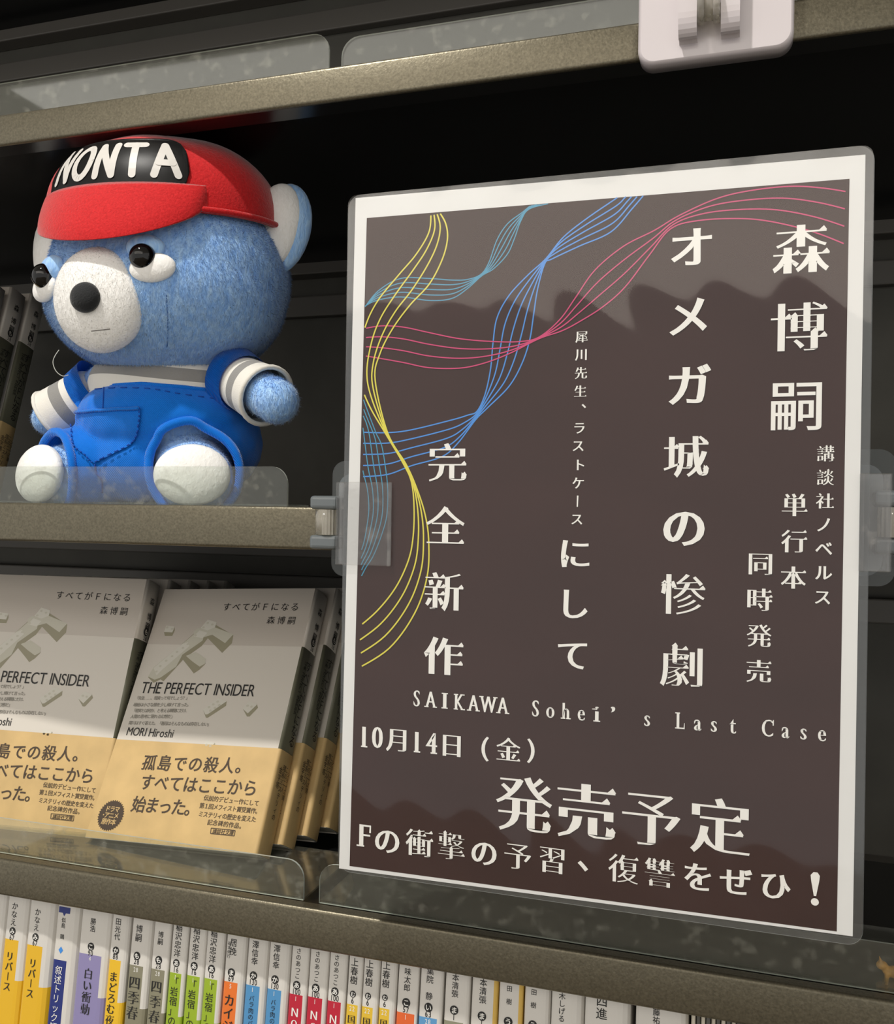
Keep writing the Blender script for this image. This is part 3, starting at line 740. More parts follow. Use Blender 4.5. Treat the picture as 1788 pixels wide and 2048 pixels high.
def stack(base, n, labels, dy=BT + 0.0012, dx=0.0, dz=-0.0, first=1):
    for k in range(first, n + 1):
        c = copy_tree(insider); m = base @ Matrix.Translation((dx * k, dy * k, dz * k)); 
        c.matrix_basis = m; tag(c, labels[k - first], 'book', 'face-out paperbacks leaning on the shelves')
stack(POSE_A, 3, ['second book of the leaning stack beside the poster, half hidden by the front copy', 'third book of the leaning stack beside the poster, only its spine showing', 'rearmost book of the leaning stack beside the poster'], dx=0.004, dz=0.0086)
POSE_B = pose(-0.3405, 0.4300, -0.1835, 6.0, -21.0, 0.07)
stack(POSE_B, 4, ['face-out paperback with a kraft band below the bear, cut off at the left edge', 'book right behind the left face-out paperback, only its top showing', 'third book of the left stack on the lower shelf, its spine top just visible', 'fourth book of the left stack on the lower shelf, its spine top just visible', 'rearmost book of the left stack on the lower shelf'], dy=BT + 0.006, dx=0.002, dz=0.0066, first=0)
POSE_C = pose(-0.4680, 0.4400, 0.0045, 4.0, -17.0, 0.0)
stack(POSE_C, 2, ['face-out paperback beside the bear on the middle shelf, cut off at the left', 'book with a grey green spine just behind the bear, second of its stack', 'rearmost book of the stack behind the bear'], dy=BT + 0.003, dz=0.006, first=0)

# ------------------------------------------------------------------ row of paperbacks, spines out, on the bottom shelf
YR, TILT = 0.4000, -7.0
ROW_TOP, RH = -0.2035, 0.150
m_rwhite = mat('spine_white', (214, 210, 203), rough=0.36)
m_rpage = m_page
def circle_poly(Lx, c, r, y): Lx.poly([Vector((c[0] + r * math.cos(a), y, c[1] + r * math.sin(a))) for a in [i * math.pi / 8 for i in range(16)]])
edge = lambda x: 1791 + 0.1757 * x
Zr = lambda zy, s=2.554: 1740 + zy / s
GY = (112, 110, 92)
ROW = [ # x0, x1(next), spine share, author, (y first, y last), mark, y, number, y, band y, colour, sub, title, y first, pitch, title colour, label
 (-26, 16, .75, '', None, '', 0, '', 0, None, None, '', '', 0, 0, None, 'white-spined paperback at the far left of the bottom row'),
 (18, 61, .68, 'かなえ', (1812, 1844), 'み', 1862, '67', 1875, 1879, (226, 178, 32), '', 'リバース', 1912, 20, 'k', 'yellow and white paperback, left of the two alike yellow ones'),
 (64, 114, .66, 'かなえ', (1824, 1855), 'み', 1874, '67', 1886, 1891, (226, 178, 32), '', 'リバース', 1926, 20, 'k', 'yellow and white paperback, right of the two alike yellow ones beside the navy one'),
 (117, 162, .62, '似鳥　鶏', (1840, 1873), '◆', 1900, '', 0, 1920, (30, 44, 118), '', '叙述トリック短', 1940, 18.8, 'w', 'navy and white paperback with a blue diamond mark'),
 (166, 226, .78, '勝浩', (1842.6, 1857), 'こ', 1893, '90', 1906, 1909, (140, 132, 176), '4', '白い衝動', 1947, 23.5, 'k', 'thick lilac and white paperback'),
 (228, 262, .72, '田光代', (1843, 1873), 'か', 1901, '88', 1913, 1920, (232, 186, 38), '', 'まどろむ夜', 1953, 21.5, 'k', 'golden yellow paperback between the lilac and the olive grey ones'),
 (266, 307, .72, '博嗣', (1857.5, 1875), 'も', 1911.5, '28', 1923, 1931, (134, 130, 108), '28', '四季春', 1965, 30, 'k', 'olive grey paperback, left of the pair of olive grey ones'),
 (311, 345, .84, '博嗣', (1869, 1883), 'も', 1920, '28', 1932, 1939, (134, 130, 108), '28', '四季春', 1973, 30, 'k', 'olive grey paperback, right of the pair, beside the lime green ones'),
 (348, 379, .80, '稲沢忠洋', (1855, 1906), 'あ', 1926, '16', 1939, 1946, (150, 176, 40), '1', '「岩宿」の', 1963, 19.5, 'k', 'lime green paperback, leftmost of the three lime green ones'),
 (381, 415, .80, '稲沢忠洋', (1861, 1912), 'あ', 1932, '16', 1944, 1952, (150, 176, 40), '1', '「岩宿」の', 1969, 19.5, 'k', 'lime green paperback, middle one of the three'),
 (417, 452, .78, '稲沢忠洋', (1867, 1918), 'あ', 1938, '16', 1950, 1958, (150, 176, 40), '1', '「岩宿」の', 1975, 19.5, 'k', 'lime green paperback, rightmost of the three, beside the orange one'),
 (455, 495, .72, '居挽', (1885, 1902.5), 'ま', 1945, '69', 1957, 1964, (228, 116, 42), '5', 'カイジ', 2000, 26, 'k', 'bright orange paperback between the lime green and the sky blue ones'),
 (498, 539, .72, '澤信幸', (1889, 1922), 'か', 1951, '130', 1964, 1971, (78, 142, 192), '1', 'バラ肉のバ', 1996, 12.5, 'k', 'sky blue paperback, left of the two alike sky blue ones'),
 (542, 583, .72, '澤信幸', (1897, 1930), 'か', 1959, '130', 1972, 1979, (78, 142, 192), '1', 'バラ肉のバ', 2004, 12.5, 'k', 'sky blue paperback, right of the two, beside the crimson ones'),
 (585, 620, .80, 'さのあつこ', (1902, 1952), 'あ', 1970, '100', 1983, 1989, (186, 28, 52), '1', 'Ｎ０', 2024, 24, 'w', 'crimson paperback, leftmost of the three crimson ones'),
 (622, 660, .80, 'さのあつこ', (1908, 1958), 'あ', 1976, '100', 1989, 1995, (186, 28, 52), '1', 'Ｎ０', 2030, 24, 'w', 'crimson paperback, middle one of the three'),
 (662, 697, .80, 'さのあつこ', (1915, 1965), 'あ', 1983, '100', 1996, 2003, (186, 28, 52), '1', 'Ｎ０', 2038, 24, 'w', 'crimson paperback, rightmost of the three'),
 (699, 728, .80, '上春樹', (1924, 1960), 'む', 1988, '6', 2001, 2009, (222, 184, 52), '22', '国', 2038, 24, 'k', 'narrow mustard yellow paperback, leftmost of the three narrow ones'),
 (730, 762, .72, '上春樹', (1928, 1964), 'む', 1992, '6', 2005, 2014, (222, 184, 52), '22', '国', 2043, 24, 'k', 'narrow mustard yellow paperback, middle one of the three'),
 (764, 796, .68, '上春樹', (1931, 1967), 'む', 1995, '6', 2008, 2017, (222, 184, 52), '22', '国', 2046, 24, 'k', 'narrow mustard yellow paperback, rightmost of the three'),
 (798, 840, .88, '味太郎', (1943, 1975), 'こ', 2005, '57', 2019, 2026, (222, 100, 44), '1', '', 0, 0, 'k', 'white paperback with an orange red band near the bottom edge'),
 (843, 889, .82, '集院　静', (1942, 1992), 'い', 2014.5, '63', 2028, 2035, (92, 150, 198), '28', '', 0, 0, 'k', 'white paperback with a light blue band near the bottom edge'),
 (892, 942, .80, '本清張', (1955, 1987), 'ま', 2020, '1', 2034, 2043, (140, 138, 116), '', '', 0, 0, 'k', 'white paperback with a grey band start, right of the light blue one'),
 (945, 998, .84, '本清張', (1965, 1999), 'ま', 2032, '1', 2047, None, None, '', '', 0, 0, None, 'white paperback with a yellow cover edge, left of the pair with yellow edges'),
 (1000, 1048, .84, '田　樹', (1977, 2003), 'う', 2043, '', 0, None, None, '', '', 0, 0, None, 'white paperback with a yellow cover edge, right of the pair with yellow edges'),
 (1050, 1102, .70, '田　樹', (1984, 2010), 'う', 2050, '', 0, None, None, '', '', 0, 0, None, 'plain white paperback right of the ones with yellow edges'),
 (1104, 1169, .64, '木しげる', (1992, 2037), '', 0, '', 0, None, None, '', '', 0, 0, None, 'thick white paperback with four kana on its spine'),
 (1171, 1262, .72, '四進', (2002, 2027), '', 0, '', 0, None, None, '', '', 0, 0, None, 'very thick white paperback left of the dark gap'),
 (1272, 1378, .76, '藤祐', (2024, 2040), '', 0, '', 0, None, None, '', '', 0, 0, None, 'thickest white paperback, right of the dark gap'),
]
WHT = mat('spine_white_print', (238, 236, 230), rough=0.5)
m_ribdark = mat('grey_booklet', (96, 94, 88), rough=0.6)
for bi, (x0, x1, share, au, ay, mk, my, num, ny, by, bcol, sub, ti, ty, pitch, tcol, label) in enumerate(ROW):
    A = at(x0, edge(x0), YR); B = at(x1, edge(x1), YR)
    w = B.x - A.x - 0.0002
    yaw = 0.0
    dyy = 0.0004 * math.sin(bi * 2.3)
    Mb = Matrix.Translation((A.x, YR + dyy, ROW_TOP + CZ)) @ Matrix.Rotation(math.radians(TILT), 4, 'X')
    inv = Mb.inverted(); o_ = inv @ Vector((0, 0, CZ))
    def zl_(py, xc=w * share / 2):
        # height on this spine that the photograph shows at pixel row py
        lo, hi = -0.2, 0.02
        for _ in range(40):
            mid = (lo + hi) / 2; p = Mb @ Vector((xc, 0, mid)); v = Vector((p.x, p.y, p.z - CZ))
            c = Vector((RX[0] * v.x + RY[0] * v.y + RZ[0] * v.z, RX[1] * v.x + RY[1] * v.y + RZ[1] * v.z, RX[2] * v.x + RY[2] * v.y + RZ[2] * v.z))
            q = CY + F_PX * c.y / c.z
            if q > py: lo = mid
            else: hi = mid
        return (lo + hi) / 2
    root = bpy.data.objects.new('paperback', None); COL.objects.link(root); root.empty_display_size = 0.02
    # root at the foot of the book
    foot = Matrix.Translation((0, 0, -RH)); root.matrix_basis = Mb @ foot; up = foot.inverted()
    def loc(o): o.parent = root; o.data.transform(up); return o
    rr = w * (1 - share); f0 = min(0.0012, w * 0.1); D = 0.105
    pr = [(0, D), (0, f0), (f0 * 0.3, f0 * 0.3), (f0, 0)]
    pr += [(w * share, 0)] + [(w * share + rr * math.sin(a), rr * 0.85 * (1 - math.cos(a))) for a in [math.radians(q) for q in (25, 50, 75, 90)]] + [(w, D), (w - 0.0004, D), (w - 0.0004, rr + 0.001), (w * share, 0.0007), (f0, 0.0007), (0.0004, f0 + 0.0006), (0.0004, D)]
    zb_ = zl_(by) if by else None
    segs = [(-RH, zb_ - 0.020 if zb_ else -RH + 0.03, 2), (zb_ - 0.020 if zb_ else -RH + 0.03, zb_ if zb_ else 0, 1), (zb_ if zb_ else 0, 0, 0)] if zb_ else [(-RH, 0, 0)]
    bm = bmesh.new()
    for s0, s1, kind in segs:
        fs = add_prism(bm, [(x, y, s0) for x, y in pr], (0, 0, s1 - s0))
        for f in fs[2:]:
            c = f.calc_center_median()
            onside = c.x > w * share + rr * 0.15
            f.material_index = (1 if (kind == 2 or (kind == 1 and not onside)) else 0)
            if bi in (23, 24) and onside: f.material_index = 2
            if bi == 3 and onside: f.material_index = 0
    bmesh.ops.recalc_face_normals(bm, faces=bm.faces)
    me = bpy.data.meshes.new('cover'); bm.to_mesh(me); bm.free()
    mb = mat('band_%d_%d_%d' % bcol, bcol, rough=0.35) if bcol else m_rwhite
    loc(link_mesh('cover', me, [m_rwhite, mb, mat('cover_edge_yellow', (214, 176, 84), rough=0.4)]))
    bm = bmesh.new(); add_box(bm, (0.0006, rr + 0.0012, -RH + 0.0005), (w - 0.0006, D - 0.001, -0.0008)); me = bpy.data.meshes.new('page_block'); bm.to_mesh(me); bm.free()
    loc(link_mesh('page_block', me, m_rpage))
    fw = w * share
    K = Lettering(); Wt = Lettering(); xc = fw * 0.52
    def pc(Lx, ch, z, s, y=-0.00012, x=None, **k): Lx.put(ch, lambda u, v: Vector(((xc if x is None else x) + u * s, y, z + v * s)), **k)
    if au:
        za, zb2 = zl_(ay[0]), zl_(ay[1]); n = len(au)
        s = min(abs(za - zb2) / max(n - 1, 1) * 0.98, fw * 0.80, 0.0062) if n > 1 else 0.004
        if bi == 14 or bi == 15 or bi == 16: s *= 1.0
        for i, ch in enumerate(au):
            if ch != '　': pc(K, ch, za + (zb2 - za) * i / (n - 1), s, style='bold', heavy=0.012)
        if bi == 11:
            for i, ch in enumerate('福本伸行'): pc(K, ch, zl_(1888 + i * 8.5), 0.0020, x=xc - 0.0022)
            for i, ch in enumerate('居挽'): pass
    if mk == '◆':
        c = (xc, zl_(my)); r = 0.0018
        q = Lettering(); q.poly([Vector((c[0] + a * r, -0.00012, c[1] + b * r)) for a, b in ((0, -1), (0.8, 0), (0, 1), (-0.8, 0))])
        loc(q.build('spine_mark', m_blu))
        q = Lettering(); z9 = zl_(1826); q.poly([Vector((xc + a, -0.00012, z9 + b)) for a, b in ((-0.0035, 0.003), (-0.0035, 0.0), (-0.001, 0.0), (0, -0.0016), (0.001, 0.0), (0.0035, 0.0), (0.0035, 0.003))])
        loc(q.build('spine_mark', mat('band_30_44_118', (30, 44, 118), rough=0.35)))
    elif mk:
        zc_ = zl_(my); r = min(fw * 0.27, 0.0020); circle_poly(K, (xc, zc_), r, -0.00012); pc(Wt, mk, zc_, r * 1.5, y=-0.00022, style='bold', heavy=0.03)
    if num:
        zn = zl_(ny); s = 0.0036; n = len(num); ws = 0.0017 if n < 3 else 0.0015
        for i, ch in enumerate(num): pc(K, ch, zn, s, x=xc + (i - (n - 1) / 2) * ws, full=False, style='bold', heavy=0.02, w=0.72)
    if sub:
        zn = zl_(by + 8); n = len(sub)
        for i, ch in enumerate(sub): pc(Wt, ch, zn, 0.0030, x=xc + (i - (n - 1) / 2) * 0.0015, full=False, w=0.8)
    if ti:
        tg = Wt if tcol == 'w' else K
        z0 = zl_(ty); z1_ = zl_(ty + pitch); dz = z1_ - z0
        s = min(abs(dz) * 1.0, fw * 0.80) if len(ti) > 1 else fw * 0.7
        for i, ch in enumerate(ti):
            if ch == 'ー':
                tg.poly([Vector((xc + a, -0.00022, z0 + dz * i + b)) for a, b in ((-0.0002, -s * 0.4), (0.0002, -s * 0.4), (0.0003, s * 0.4), (-0.0002, s * 0.4))]); continue
            tg.put(ch, lambda u, v: Vector((xc + u * s, -0.00022, z0 + dz * i + v * s)), style='gothic' if pitch < 20 else 'mincho', heavy=0.018)
    if K.v: loc(K.build('spine_lettering', m_ink))
    if Wt.v: loc(Wt.build('spine_numbering' if not (ti and tcol == 'w') else 'spine_title', WHT))
    tag(root, label, 'book', 'paperbacks on the bottom shelf')
# thin grey booklets at the right end of the row
x = at(1383, edge(1383), YR).x
for i in range(14):
    w = 0.0016
    Mb = Matrix.Translation((x, YR + 0.001 * math.sin(i * 1.7), ROW_TOP + CZ)) @ Matrix.Rotation(math.radians(TILT), 4, 'X') @ Matrix.Translation((0, 0, -RH))
    bm = bmesh.new(); add_box(bm, (0, 0, 0), (w, 0.10, RH - 0.001 * (i % 3)), bevel=0.0003, seg=1)
    me = bpy.data.meshes.new('booklet'); bm.to_mesh(me); bm.free()
    o = link_mesh('booklet', me, [m_ribdark if i % 2 else m_rpage]); o.matrix_basis = Mb
    tag(o, 'thin grey booklet in the tight set right of the thickest white paperback', 'booklet', 'thin booklets at the right end of the bottom row')
    x += w + 0.0004

# small ornament at the right end of the lower shelf
def ornament():
    c = at(1772, 1948, 0.404); zb = SHELVES['low'][1] + CZ - 0.0022
    e = empty('ornament', (c.x, c.y, zb), 'tiny yellow brown animal ornament on the lower shelf at the right edge', 'ornament')
    m = mat('ornament_gold', (196, 140, 56), rough=0.5, noise=(400, 0.3))
    bm = bmesh.new()
    for o, r in (((0.0035, 0, 0.0052), (0.0050, 0.0022, 0.0024)), ((-0.0015, 0, 0.0072), (0.0022, 0.0018, 0.0018))):
        bmesh.ops.create_icosphere(bm, subdivisions=3, radius=1.0, matrix=Matrix.Translation(Vector((c.x, c.y, zb)) + Vector(o)) @ Matrix.Diagonal((*r, 1)))
    for x in (0.0000, 0.0065):
        for y in (-0.0012, 0.0012): add_tube(bm, [(c.x + x, c.y + y, zb), (c.x + x + 0.0004, c.y + y, zb + 0.005)], [0.0006, 0.0010], 8)
    for y in (-0.0008, 0.0008): add_tube(bm, [(c.x - 0.0018, c.y + y, zb + 0.0082), (c.x - 0.0026, c.y + y, zb + 0.0108)], [0.0008, 0.0001], 6)
    add_tube(bm, [(c.x + 0.008, c.y, zb + 0.0058), (c.x + 0.0105, c.y, zb + 0.0085), (c.x + 0.012, c.y, zb + 0.0080)], [0.0008, 0.0006, 0.0003], 6)
    me = bpy.data.meshes.new('tmp'); bm.to_mesh(me); bm.free()
    o = bpy.data.objects.new('tmp', me); COL.objects.link(o)
    r = o.modifiers.new('r', 'REMESH'); r.mode = 'VOXEL'; r.voxel_size = 0.00035
    s_ = o.modifiers.new('s', 'SMOOTH'); s_.iterations = 2
    bpy.context.view_layer.update()
    m2 = bpy.data.meshes.new_from_object(o.evaluated_get(bpy.context.evaluated_depsgraph_get())); bpy.data.objects.remove(o)
    link_mesh('figure', m2, m, e, smooth=True)
ornament()

# ------------------------------------------------------------------ the plush bear
bear = empty('plush_bear', (-0.303, 0.43, CZ + 0.0025), 'light blue plush bear in red cap, striped shirt and blue overalls, sitting on the shelf', 'plush toy')
def plush(name, col, hi, stretch=(1, 1, 1), rough=0.75, sheen=0.6, bumpd=0.0012, scale=420):
    m = mat(name, col, rough=rough, spec=0.25, sheen=sheen)
    nt = m.node_tree; b = nt.nodes['Principled BSDF']; N = nt.nodes; Lk = nt.links
    tc = N.new('ShaderNodeTexCoord'); mp = N.new('ShaderNodeMapping'); mp.inputs['Scale'].default_value = stretch
    nz = N.new('ShaderNodeTexNoise'); nz.inputs['Scale'].default_value = scale; nz.inputs['Detail'].default_value = 5; nz.inputs['Distortion'].default_value = 0.6
    Lk.new(tc.outputs['Object'], mp.inputs[0]); Lk.new(mp.outputs[0], nz.inputs['Vector'])
    cr = N.new('ShaderNodeValToRGB'); cr.color_ramp.elements[0].position = 0.32; cr.color_ramp.elements[1].position = 0.72
    cr.color_ramp.elements[0].color = rgb(*col); cr.color_ramp.elements[1].color = rgb(*hi)
    Lk.new(nz.outputs['Fac'], cr.inputs[0]); Lk.new(cr.outputs[0], b.inputs['Base Color'])
    bp = N.new('ShaderNodeBump'); bp.inputs['Strength'].default_value = 0.6; bp.inputs['Distance'].default_value = bumpd
    Lk.new(nz.outputs['Fac'], bp.inputs['Height']); Lk.new(bp.outputs[0], b.inputs['Normal'])
    return m
m_blue = plush('blue_plush', (140, 188, 246), (184, 220, 255), (1, 1, 0.35))
m_wht = plush('white_plush', (244, 242, 237), (252, 251, 248), (1, 1, 0.6), scale=600, bumpd=0.0006)
m_red = plush('red_felt', (184, 12, 18), (212, 30, 34), scale=900, bumpd=0.0005, sheen=0.5)
m_ov = mat('blue_twill', (0, 116, 222), rough=0.7, spec=0.2, sheen=0.3)
nt = m_ov.node_tree; _b = nt.nodes['Principled BSDF']; tc = nt.nodes.new('ShaderNodeTexCoord')
wv = nt.nodes.new('ShaderNodeTexWave'); wv.bands_direction = 'DIAGONAL'; wv.inputs['Scale'].default_value = 520; wv.inputs['Distortion'].default_value = 0.4
nz = nt.nodes.new('ShaderNodeTexNoise'); nz.inputs['Scale'].default_value = 45; nz.inputs['Detail'].default_value = 2
ma = nt.nodes.new('ShaderNodeMath'); ma.operation = 'MULTIPLY_ADD'; ma.inputs[1].default_value = 0.08
mu = nt.nodes.new('ShaderNodeMath'); mu.operation = 'MULTIPLY'; mu.inputs[1].default_value = 1.0
nt.links.new(tc.outputs['Object'], wv.inputs['Vector']); nt.links.new(tc.outputs['Object'], nz.inputs['Vector'])
nt.links.new(wv.outputs['Fac'], ma.inputs[0]); nt.links.new(nz.outputs['Fac'], mu.inputs[0]); nt.links.new(mu.outputs[0], ma.inputs[2])
bp = nt.nodes.new('ShaderNodeBump'); bp.inputs['Strength'].default_value = 0.7; bp.inputs['Distance'].default_value = 0.004
nt.links.new(ma.outputs[0], bp.inputs['Height']); nt.links.new(bp.outputs[0], _b.inputs['Normal'])
m_ovd = mat('blue_thread', (4, 74, 170), rough=0.8)
m_eye = mat('black_glass_eye', (8, 7, 7), rough=0.06, spec=0.5)
m_nose = mat('black_felt_nose', (22, 24, 26), rough=0.85, sheen=0.3, bump=(1200, 0.6, 0.0006))
m_lab = mat('black_cap_label', (26, 25, 25), rough=0.4)
m_labt = mat('cap_letter_white', (208, 204, 198), rough=0.45)
def stripe_mat(name, bands, period_attr='stripe'):
    """knit with printed stripes; bands = [(start, white?)...] along the fabric coordinate"""
    m = mat(name, (230, 226, 216), rough=0.85, sheen=0.3, bump=(1500, 0.4, 0.0004))
    nt = m.node_tree; b = nt.nodes['Principled BSDF']
    at_ = nt.nodes.new('ShaderNodeAttribute'); at_.attribute_name = 'stripe'
    cr = nt.nodes.new('ShaderNodeValToRGB'); cr.color_ramp.interpolation = 'CONSTANT'
    els = cr.color_ramp.elements
    while len(els) > 1: els.remove(els[-1])
    for i, (p, wt) in enumerate(bands):
        e = els[0] if i == 0 else els.new(p)
        e.position = p; e.color = rgb(228, 224, 214) if wt else rgb(142, 140, 136)
    nt.links.new(at_.outputs['Fac'], cr.inputs[0]); nt.links.new(cr.outputs[0], b.inputs['Base Color'])
    return m
def W(px, py, Y): return at(px, py, Y)
def blob(name, ells, m, voxel=0.0016, smooth=6, sub=3, stripe=None, parent=None, cut=None):
    """ells: (centre, radii, rotation in degrees) merged into one smooth skin"""
    bm = bmesh.new()
    for e in ells:
        c, r = Vector(e[0]), e[1]; ro = Euler([math.radians(q) for q in (e[2] if len(e) > 2 else (0, 0, 0))]).to_matrix().to_4x4()
        bmesh.ops.create_icosphere(bm, subdivisions=sub, radius=1.0, matrix=Matrix.Translation(c) @ ro @ Matrix.Diagonal((*r, 1)))
    me = bpy.data.meshes.new('tmp'); bm.to_mesh(me); bm.free()
    o = bpy.data.objects.new('tmp', me); COL.objects.link(o)
    r = o.modifiers.new('r', 'REMESH'); r.mode = 'VOXEL'; r.voxel_size = voxel
    if smooth: s = o.modifiers.new('s', 'SMOOTH'); s.iterations = smooth; s.factor = 0.5
    bpy.context.view_layer.update()
    m2 = bpy.data.meshes.new_from_object(o.evaluated_get(bpy.context.evaluated_depsgraph_get()))
    bpy.data.objects.remove(o); bpy.data.meshes.remove(me)
    if cut:
        bm = bmesh.new(); bm.from_mesh(m2)
        for co, no in cut:
            g = bmesh.ops.bisect_plane(bm, geom=bm.verts[:] + bm.edges[:] + bm.faces[:], plane_co=co, plane_no=no, clear_outer=True)
        bm.to_mesh(m2); bm.free()
    if stripe:
        a = m2.attributes.new('stripe', 'FLOAT', 'POINT')
        a.data.foreach_set('value', [stripe(v.co) for v in m2.vertices])
    m2.name = name
    return link_mesh(name, m2, m, parent if parent is not None else bear, smooth=True)
def caps(a, b, r0, r1, n=5, squash=1.0):
    a, b = Vector(a), Vector(b)
    return [(a.lerp(b, i / (n - 1)), ((r0 + (r1 - r0) * i / (n - 1)),) * 3) for i in range(n)]
def tree_of(*objs):
    vs, fs = [], []
    for o in objs:
        b = len(vs); vs += [v.co.copy() for v in o.data.vertices]; fs += [tuple(b + i for i in p.vertices) for p in o.data.polygons]
    return BVHTree.FromPolygons(vs, fs)
EYE = Vector((0, 0, CZ))
def hit(T, px, py):
    d = ray(px, py).normalized(); p, n, i, t = T.ray_cast(EYE, d)
    if p is None: return None, None
    if n.dot(d) > 0: n = -n
    return p, n
HC = Vector((-0.2985, 0.4330, CZ + 0.1235))
head = blob('head', [(HC, (0.0650, 0.0580, 0.0520)), (HC + Vector((0, -0.004, -0.012)), (0.0645, 0.0570, 0.0420)), (HC + Vector((0, 0.0, 0.018)), (0.0575, 0.0520, 0.0440))], m_blue, voxel=0.0018, smooth=10, sub=5)
TH = tree_of(head)
# muzzle: white pad
mp_, mn_ = hit(TH, 200, 598)
MZ = W(200, 601, 0.3800)
muz = blob('muzzle', [(MZ, (0.0252, 0.0140, 0.0256), (8, 0, 0))], m_wht, voxel=0.0010, smooth=6, sub=4)
TM = tree_of(muz)
def ball(name, c, r, m, parent=None, rot=(0, 0, 0), seg=4):
    bm = bmesh.new(); bmesh.ops.create_icosphere(bm, subdivisions=seg, radius=1.0, matrix=Matrix.Translation(c) @ Euler([math.radians(q) for q in rot]).to_matrix().to_4x4() @ Matrix.Diagonal((*r, 1)))
    return bm_obj(name, bm, m, parent if parent is not None else bear, True)
p, n = hit(TM, 171, 595); ball('nose', p + n * 0.0002, (0.0078, 0.0052, 0.0073), m_nose)
bm = bmesh.new()
mth = []
for i in range(9):
    q, n = hit(TM, 183 + 37 * i / 8, 662 - 4 * i / 8)
    if q: mth.append(q + n * 0.0001)
add_tube(bm, mth, 0.00022, 6); bm_obj('mouth_stitch', bm, mat('grey_thread', (120, 116, 112), rough=0.8), bear)
# eyes with white pads below and blue lids above
for (ex, ey, wx, wy, lx, ly, sg) in ((289, 520, 300, 536, 292, 497, 1), (101, 556, 97, 575, 108, 538, -1)):
    q, n = hit(TH, ex, ey)
    ball('eye', q + n * 0.0030, (0.0063, 0.0063, 0.0063), m_eye)
    q2, n2 = hit(TH, wx, wy)
    pad = blob('eye_pad', [(q2 + n2 * 0.0002 + Vector((0.0015 * sg, 0, 0)), (0.0112, 0.0042, 0.0072), (0, -8, 22 * sg))], m_wht, voxel=0.0007, smooth=3)
    q3, n3 = hit(TH, lx, ly)
    blob('eyelid', [(q3 + n3 * 0.0004, (0.0095, 0.0048, 0.0066), (0, 0, 20 * sg))], m_blue, voxel=0.0008, smooth=4)
# ears
for sg, c in ((1, W(554, 455, 0.440)), (-1, W(94, 516, 0.452))):
    rot = (0, 14 * sg, 26 * sg)
    back_ = blob('ear', [(c + Vector((0.0012 * sg, 0.004, 0)), (0.0150, 0.0075, 0.0255), rot)], m_blue, voxel=0.0010, smooth=5)
    blob('inner_ear', [(c + Vector((-0.0008 * sg, -0.0010, 0)), (0.0134, 0.0060, 0.0242), rot)], m_wht, voxel=0.0009, smooth=4, parent=back_)
# cap
CC = HC + Vector((-0.0005, -0.0035, 0.0290))
CRad = Vector((0.0625, 0.0580, 0.0425)); Crot = Euler((math.radians(6), math.radians(1), 0)).to_matrix()
def capp(az, el, off=0.0):              # azimuth 0 = straight out of the shelf, + to the right
    a, e = math.radians(az), math.radians(el)
    ce = abs(math.cos(e)) ** 0.72; se = math.copysign(abs(math.sin(e)) ** 0.92, e)      # boxier than a ball
    v = Vector(((CRad.x + off) * math.sin(a) * ce, -(CRad.y + off) * math.cos(a) * ce, (CRad.z + off) * se))
    return CC + Crot @ v
bm = bmesh.new(); na, ne = 72, 20; rings = []
for off, rev in ((0.0, 0), (-0.0012, 1)):
    R = []
    for j in range(ne + 1):
        el = -4 + 92 * j / ne
        R.append([bm.verts.new(capp(360 * i / na, el, off + (0.0006 * math.sin(math.radians(360 * i / na * 6)) * math.cos(math.radians(el)) if not rev else 0))) for i in range(na)])
    rings.append(R)
    for j in range(ne):
        for i in range(na):
            q = (R[j][i], R[j][(i + 1) % na], R[j + 1][(i + 1) % na], R[j + 1][i]); f = bm.faces.new(q[::-1] if rev else q); f.smooth = True
    bm.faces.new(R[-1] if not rev else R[-1][::-1])
for i in range(na): bm.faces.new((rings[0][0][i], rings[1][0][i], rings[1][0][(i + 1) % na], rings[0][0][(i + 1) % na]))
capo = bm_obj('cap_crown', bm, m_red, bear, True)
bm = bmesh.new(); add_tube(bm, [capp(a, -2, 0.0004) for a in range(0, 360, 6)], 0.0016, 8, closed=True); bm_obj('cap_band', bm, m_red, bear)
# brim: padded crescent sewn to the front
bm = bmesh.new(); nu, nv = 36, 10
def brim(u, v, top):
    az = -60 + 110 * u
    base = capp(az, 2 - 4 * 0, 0.0)
    shape = math.sin(math.pi * (0.5 - 0.5 * math.cos(math.pi * u) if False else u ** 1.25)) ** 0.62
    a = math.radians(az)
    outd = Vector((math.sin(a * 0.55), -math.cos(a * 0.55), 0)).normalized()
    L_ = 0.0100 * shape
    drop = -0.0165 * v * shape - 0.006 * (v * v) * shape
    p = base + outd * (L_ * v) + Vector((0, 0, drop + 0.004 * (1 - v)))
    th = 0.0034 * math.sqrt(max(0.0, 1 - (2 * v * 0.5) ** 4)) + 0.0002
    return p + Vector((0, -0.2, 1)) * (th if top else -th) * (1 if v > 0 else 1)
Gt = [[bm.verts.new(brim(i / nu, j / nv, True)) for i in range(nu + 1)] for j in range(nv + 1)]
Gb = [[bm.verts.new(brim(i / nu, j / nv, False)) for i in range(nu + 1)] for j in range(nv + 1)]
for j in range(nv):
    for i in range(nu):
        bm.faces.new((Gt[j][i], Gt[j][i + 1], Gt[j + 1][i + 1], Gt[j + 1][i])[::-1]).smooth = True
        bm.faces.new((Gb[j][i], Gb[j][i + 1], Gb[j + 1][i + 1], Gb[j + 1][i])).smooth = True
for i in range(nu):
    bm.faces.new((Gt[nv][i], Gt[nv][i + 1], Gb[nv][i + 1], Gb[nv][i])[::-1]).smooth = True; bm.faces.new((Gt[0][i], Gt[0][i + 1], Gb[0][i + 1], Gb[0][i]))
